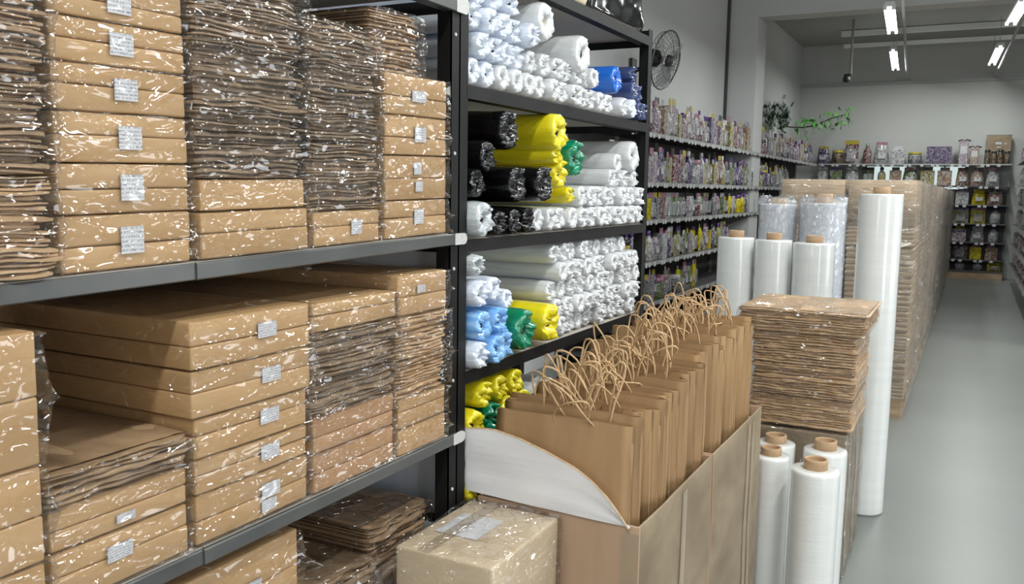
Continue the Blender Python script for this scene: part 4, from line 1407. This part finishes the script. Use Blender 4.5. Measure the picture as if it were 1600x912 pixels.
LV = [2.085, 1.612, 1.250, .838, .43, .10]
display_rack('long display rack along the left wall with grey shelf edges, crowded with small colourful packs', 'left', -2.756, 7.0, 11.1, .42, LV)
names = {2.085: 'top shelf', 1.612: 'second shelf', 1.25: 'third shelf', .838: 'fourth shelf', .43: 'fifth shelf', .10: 'lowest shelf'}
PAL_L = {2.085: ['mauve', 'white', 'orange', 'purple', 'mauve', 'grey', 'red', 'mauve', 'yellow'], 1.612: ['purple', 'grey', 'yellow', 'red', 'white', 'mauve', 'purple', 'green'],
         1.25: ['vivid', 'green', 'grey', 'mauve', 'red', 'white', 'purple'], .838: ['vivid', 'green', 'grey', 'yellow', 'purple', 'mauve', 'white'], .43: ['purple', 'vivid', 'mauve', 'grey', 'green']}
for z in LV[:5]:
    yend = {2.085: 17.9, 1.612: 15.6, 1.25: 13.7, .838: 11.6, .43: 10.2}[z]
    y = 7.3 if z > 1 else 7.5
    gap = {2.085: .47, 1.612: .42, 1.25: .32, .838: .37, .43: .37}[z]
    while y < yend:
        far = y > 12.5
        kind = rp.choices(['pouch', 'bottle', 'jar', 'box', 'carded'], [4, 2, 1, 2, 3])[0]
        s = rp.uniform(1.1, 1.5)
        hmax = {'pouch': .20, 'bottle': .195, 'jar': .14, 'box': .196, 'carded': .212}[kind]
        sz = min(rp.uniform(1.45, 2.1) if z > 1.3 else rp.uniform(1.3, 1.8), (gap - .05) / hmax)
        col = rp.choice(PAL_L[z])
        part = 'near' if y < 9.5 else 'middle' if y < 13 else 'far'
        small_pack(kind, col, -2.756 - .088 + rp.uniform(-.01, .01), y, z + .0005, rp.uniform(-.15, .15), (s, sz), f'left rack, {names[z]}, {part}', f'{names[z]} of the left rack',
                   rp.choice(list(CAPS)))
        y += .100 * s * (.8 if kind in ('bottle', 'jar') else 1.05) + .006

LVB = [2.095, 1.70, 1.36, 1.02, .68, .36, .155]
display_rack('display rack across the end of the aisle with a wooden plinth, packed with bright packs', 'back', -2.74, 18.16, 3.31, .40, LVB, zb=.132)
tag(rbox(-2.74, .56, 18.17, 18.56, 0, .13, .004, (2, 2, 2)).build('wooden_plinth', M['wood'], None), 'low brown wooden plinth under the end rack on the floor', 'plinth')
PB = {2.095: ['brown', 'grey', 'purple', 'mauve', 'red', 'white'], 1.70: ['yellow', 'white', 'green', 'orange'], 1.36: ['yellow', 'orange', 'yellow', 'white'], 1.02: ['green', 'yellow', 'white', 'mauve'],
      .68: ['white', 'mauve', 'yellow', 'green'], .36: ['white', 'mauve', 'red', 'yellow'], .155: ['white', 'mauve', 'yellow', 'white']}
nb_ = {2.095: 'top board', 1.70: 'second shelf', 1.36: 'third shelf', 1.02: 'fourth shelf', .68: 'fifth shelf', .36: 'sixth shelf', .155: 'lowest shelf'}
for z in LVB:
    x = -2.68 if z > 1.5 else -1.0
    gap = {2.095: .6, 1.70: .37, 1.36: .32, 1.02: .32, .68: .32, .36: .30, .155: .19}[z]
    while x < .48:
        big = z == 2.095
        kind = rp.choices(['pouch', 'bottle', 'jar', 'box', 'carded'], [4, 1, 3, 3, 1] if big else [4, 1, 1, 4, 2])[0]
        s = rp.uniform(2.1, 2.7)
        hmax = {'pouch': .20, 'bottle': .195, 'jar': .14, 'box': .196, 'carded': .212}[kind]
        sz = min(rp.uniform(1.9, 2.6) if not big else rp.uniform(1.6, 2.2), (gap - .028) / hmax)
        col = rp.choice(PB[z])
        if not big and x > .0: col = rp.choice(['vivid', 'vivid', 'orange', 'white'])
        if big and -.98 < x < -.30:
            x = -.30 + 1e-6
            if x > -.9: break
        part = 'left part' if x < -1.6 else 'middle' if x < -.5 else 'right part'
        small_pack(kind, col, x, 18.16 + .17, z + .0005, -pi / 2 + rp.uniform(-.15, .15), (s, sz), f'end rack, {nb_[z]}, {part}', f'{nb_[z]} of the end rack', rp.choice(list(CAPS)))
        x += .105 * s + .02
# larger things on the top board of the end rack
t = empty('display_box', (-.62, 18.33, 2.0955), 'dark purple open display box with printed front on the top board of the end rack', 'display box')
rbox(-.20, .20, -.12, .12, 0, .26, .004, (2, 2, 2)).build('box_body', PR['purple'][0], t)
MB().grid([[(-.21 + .42 * j / 4, -.125 - .03 * i, .02 + .30 * i) for j in range(5)] for i in range(2)]).build('front_flap', PR['purple'][0], t)
MB().box(-.205, .205, .10, .118, .262, .335).build('header_card', CAPS['purple'], t)
for k, (x, h, wd, c) in enumerate([(-.20, .42, .15, 'mauve'), (-.02, .30, .14, 'orange')]):
    t = empty('gift_basket_box', (x - .02, 18.32, 2.0955), ['tall pink and white pack with a black top bow, on the end rack', 'orange and white pack right of the tall pink one on the end rack'][k], 'gift pack')
    rbox(-wd / 2, wd / 2, -.08, .08, 0, h, .01, (2, 2, 2)).build('box_body', PR[c][0], t)
    MB().box(-wd / 2 + .02, wd / 2 - .02, -.084, -.081, h * .45, h * .8).build('front_label', CAPS['white'], t)
    MB().tube([(-.10, 0, h + .006), (-.03, 0, h + .03), (0, 0, h + .005), (.04, 0, h + .03), (.11, 0, h + .006)], .012, 6).build('bow', CAPS['black'], t, True)
t = empty('brown_carton', (.335, 18.40, 2.0955), 'brown carton with white print on the end rack top board, behind dark jars', 'cardboard box')
rbox(-.19, .20, -.10, .10, 0, .53, .005, (2, 2, 2)).build('carton_body', M['carton_worn'], t)
MB().box(-.20, .21, -.105, .105, .531, .545).build('lid_edge', CAPS['white'], t)
for (a, b, c, d) in ((-.05, .05, .36, .40), (.09, .13, .36, .38), (-.03, .04, .30, .32), (-.04, .0, .19, .22), (.05, .08, .19, .22)):
    MB().box(a, b, -.103, -.1005, c, d).build('printed_mark', CAPS['white'], t)
for k in range(4):
    small_pack('jar', 'brown', .17 + .105 * k, 18.225, 2.0955, -pi / 2, (1.0, 1.9 - .2 * (k % 2)), 'before the brown carton, end rack', 'before the brown carton', 'black')

LVR = [2.09, 1.72, 1.38, 1.04, .70, .36]
display_rack('display rack on the right side of the aisle, only its front edge in view', 'right', .62, 10.4, 7.4, .45, LVR, tag_step=.3)
nr = {2.09: 'top', 1.72: 'second', 1.38: 'third', 1.04: 'fourth', .70: 'fifth', .36: 'lowest'}
for z in LVR:
    y = 10.6
    while y < 17.5:
        kind = rp.choices(['pouch', 'box', 'carded'], [5, 2, 2])[0]
        col = rp.choice(['white', 'white', 'grey', 'mauve'] if z > .8 else ['mauve', 'orange', 'red', 'white'])
        s = rp.uniform(1.3, 1.7)
        small_pack(kind, col, .62 + .082, y, z + .0005, pi + rp.uniform(-.1, .1), (s, min(1.5, .29 / .212)), f'right hand rack, {nr[z]} shelf', f'{nr[z]} shelf of the right hand rack', rp.choice(['white', 'silver', 'pink']))
        y += .11 * s + .03

# ------------------------------------------------------------------ WALL FAN
t = empty('wall_fan', (-3.215, 8.76, 2.76), 'large black wall fan with wire cage on the left wall above the display rack', 'fan')
MB().box(0, .03, -.07, .07, -.12, .12).tube([(.02, 0, 0), (.14, -.02, .02), (.22, -.05, .06)], .024, 8).build('wall_bracket', M['fanblack'], t)
FD = Vector((.96, -.13, -.22)).normalized()
FQ = FD.to_track_quat('Z', 'Y').to_matrix()
FC = Vector((.40, -.12, .07))
def fp(u, v, h): return FC + FQ @ Vector((u, v, h))
MB().tube([fp(0, 0, -.26), fp(0, 0, -.24), fp(0, 0, -.10), fp(0, 0, -.06)], [.06, .085, .085, .05], 16).build('motor', M['fanblack'], t, True)
MB().tube([fp(0, 0, .02), fp(0, 0, .05), fp(0, 0, .07)], [.06, .055, .03], 14).build('hub', M['fanblack'], t, True)
FR = .29
mb = MB()
for h, rr in ((0, FR), (.0, FR * .985), (-.06, FR * .93), (.065, FR * .62), (.075, FR * .3), (-.09, FR * .4)):
    mb.tube([fp(rr * cos(a), rr * sin(a), h) for a in [2 * pi * k / 32 for k in range(33)]], .006 if h == 0 else .0025, 5, False)
for k in range(28):
    a = 2 * pi * k / 28
    mb.tube([fp(FR * .12 * cos(a), FR * .12 * sin(a), .08), fp(FR * .62 * cos(a + .1), FR * .62 * sin(a + .1), .065), fp(FR * cos(a + .2), FR * sin(a + .2), 0),
             fp(FR * .93 * cos(a + .2), FR * .93 * sin(a + .2), -.06), fp(FR * .3 * cos(a + .2), FR * .3 * sin(a + .2), -.10)], .0022, 4, False)
mb.build('wire_cage', M['fanwire'], t)
for k in range(3):
    a0 = 2 * pi * k / 3 + .5
    g = []
    for i in range(7):
        rr = .05 + .215 * i / 6
        g.append([fp(rr * cos(a0 + q * (.32 + .16 * sin(pi * i / 6))), rr * sin(a0 + q * (.32 + .16 * sin(pi * i / 6))), .02 + q * .035) for q in (-1, -.4, .4, 1)])
    MB().grid(g).build('fan_blade', M['fanblade'], t, True)

# ------------------------------------------------------------------ BRANCHES ON THE WALL
def branch(x, y, z, L, label, mleaf, seed, dirv):
    rnd = random.Random(seed)
    t = empty('artificial_branch', (x, y, z), label, 'plant', None)
    d = Vector(dirv).normalized()
    path = [Vector((0, 0, 0)) + d * L * f + Vector((0, 0, .06 * sin(f * 5 + seed))) for f in lin(0, 1, 8)]
    MB().tube(path, [.012] * 7 + [.004], 6).build('twig', M['twig'], t, True)
    mb = MB()
    for p in path[1:]:
        for _ in range(12):
            c = p + Vector((rnd.uniform(.03, .12), rnd.uniform(-.20, .20), rnd.uniform(-.20, .16)))
            a, b = rnd.uniform(0, 6.28), rnd.uniform(-1, 1)
            u = Vector((cos(a) * .5, sin(a), b)).normalized() * rnd.uniform(.09, .15)
            v = u.cross(Vector((1, 0, .3))).normalized() * .042
            mb.add([c, c + u * .5 + v, c + u, c + u * .5 - v], [(0, 1, 2, 3)])
            mb.tube([p, c], .0025, 3, False)
    o = mb.build('leaves', mleaf, t)
    o['kind'] = 'stuff'
    return t


branch(-3.08, 14.2, 2.62, 1.1, 'dark green artificial branch on the left wall next to the pillar', M['leafdark'], 1, (.05, .9, .30))
branch(-3.08, 15.5, 2.80, .5, 'dark twig with few leaves on the left wall between the two leafy branches', M['leafdark'], 2, (.05, 1, .12))
branch(-3.08, 16.45, 2.70, 1.5, 'bright green leafy branch in the left far corner above the racks', M['leaf'], 3, (.55, .8, .15))
t = empty('dark_vase', (-2.98, 13.6, 2.0855), 'slim dark bottle standing before the pillar on the left rack', 'bottle')
MB().lathe([(.03, 0), (.04, .01), (.042, .25), (.018, .34), (.015, .44), (.005, .45)], 14).build('bottle_body', M['fanblack'], t, True)


# ------------------------------------------------------------------ tell look-alikes apart by their place in the row
ORD = ['first', 'second', 'third', 'fourth', 'fifth', 'sixth', 'seventh', 'eighth', 'ninth', 'tenth', 'eleventh', 'twelfth', 'thirteenth', 'fourteenth', 'fifteenth', 'sixteenth', 'seventeenth',
       'eighteenth', 'nineteenth', 'twentieth', 'twenty-first', 'twenty-second', 'twenty-third', 'twenty-fourth', 'twenty-fifth', 'twenty-sixth']
same = {}
for o in COL.objects:
    if o.parent is None and o.get('label'):
        same.setdefault(o['label'], []).append(o)
for lb, os_ in same.items():
    if len(os_) < 2 or 'lamp' in lb: continue
    if 'carrier bag' in lb:
        os_.sort(key=lambda o: o.location.y)
        for k, o in enumerate(os_): o['label'] = f'{lb}, {ORD[k + (1 if "front carton" in lb else 0)]} from the front'
        continue
    if 'end rack' in lb: os_.sort(key=lambda o: o.location.x)
    elif 'right hand' in lb: os_.sort(key=lambda o: -o.location.y)
    else: os_.sort(key=lambda o: (round(o.location.z, 2), o.location.y) if 'roll' in lb else o.location.y)
    for k, o in enumerate(os_):
        o['label'] = f'{lb}, {ORD[min(k, 25)]} from left'

for o in COL.objects:
    if o.parent is None and o.get('label') and len(o['label'].replace('-', ' ').split()) > 16:
        print('LONG', o['label'])
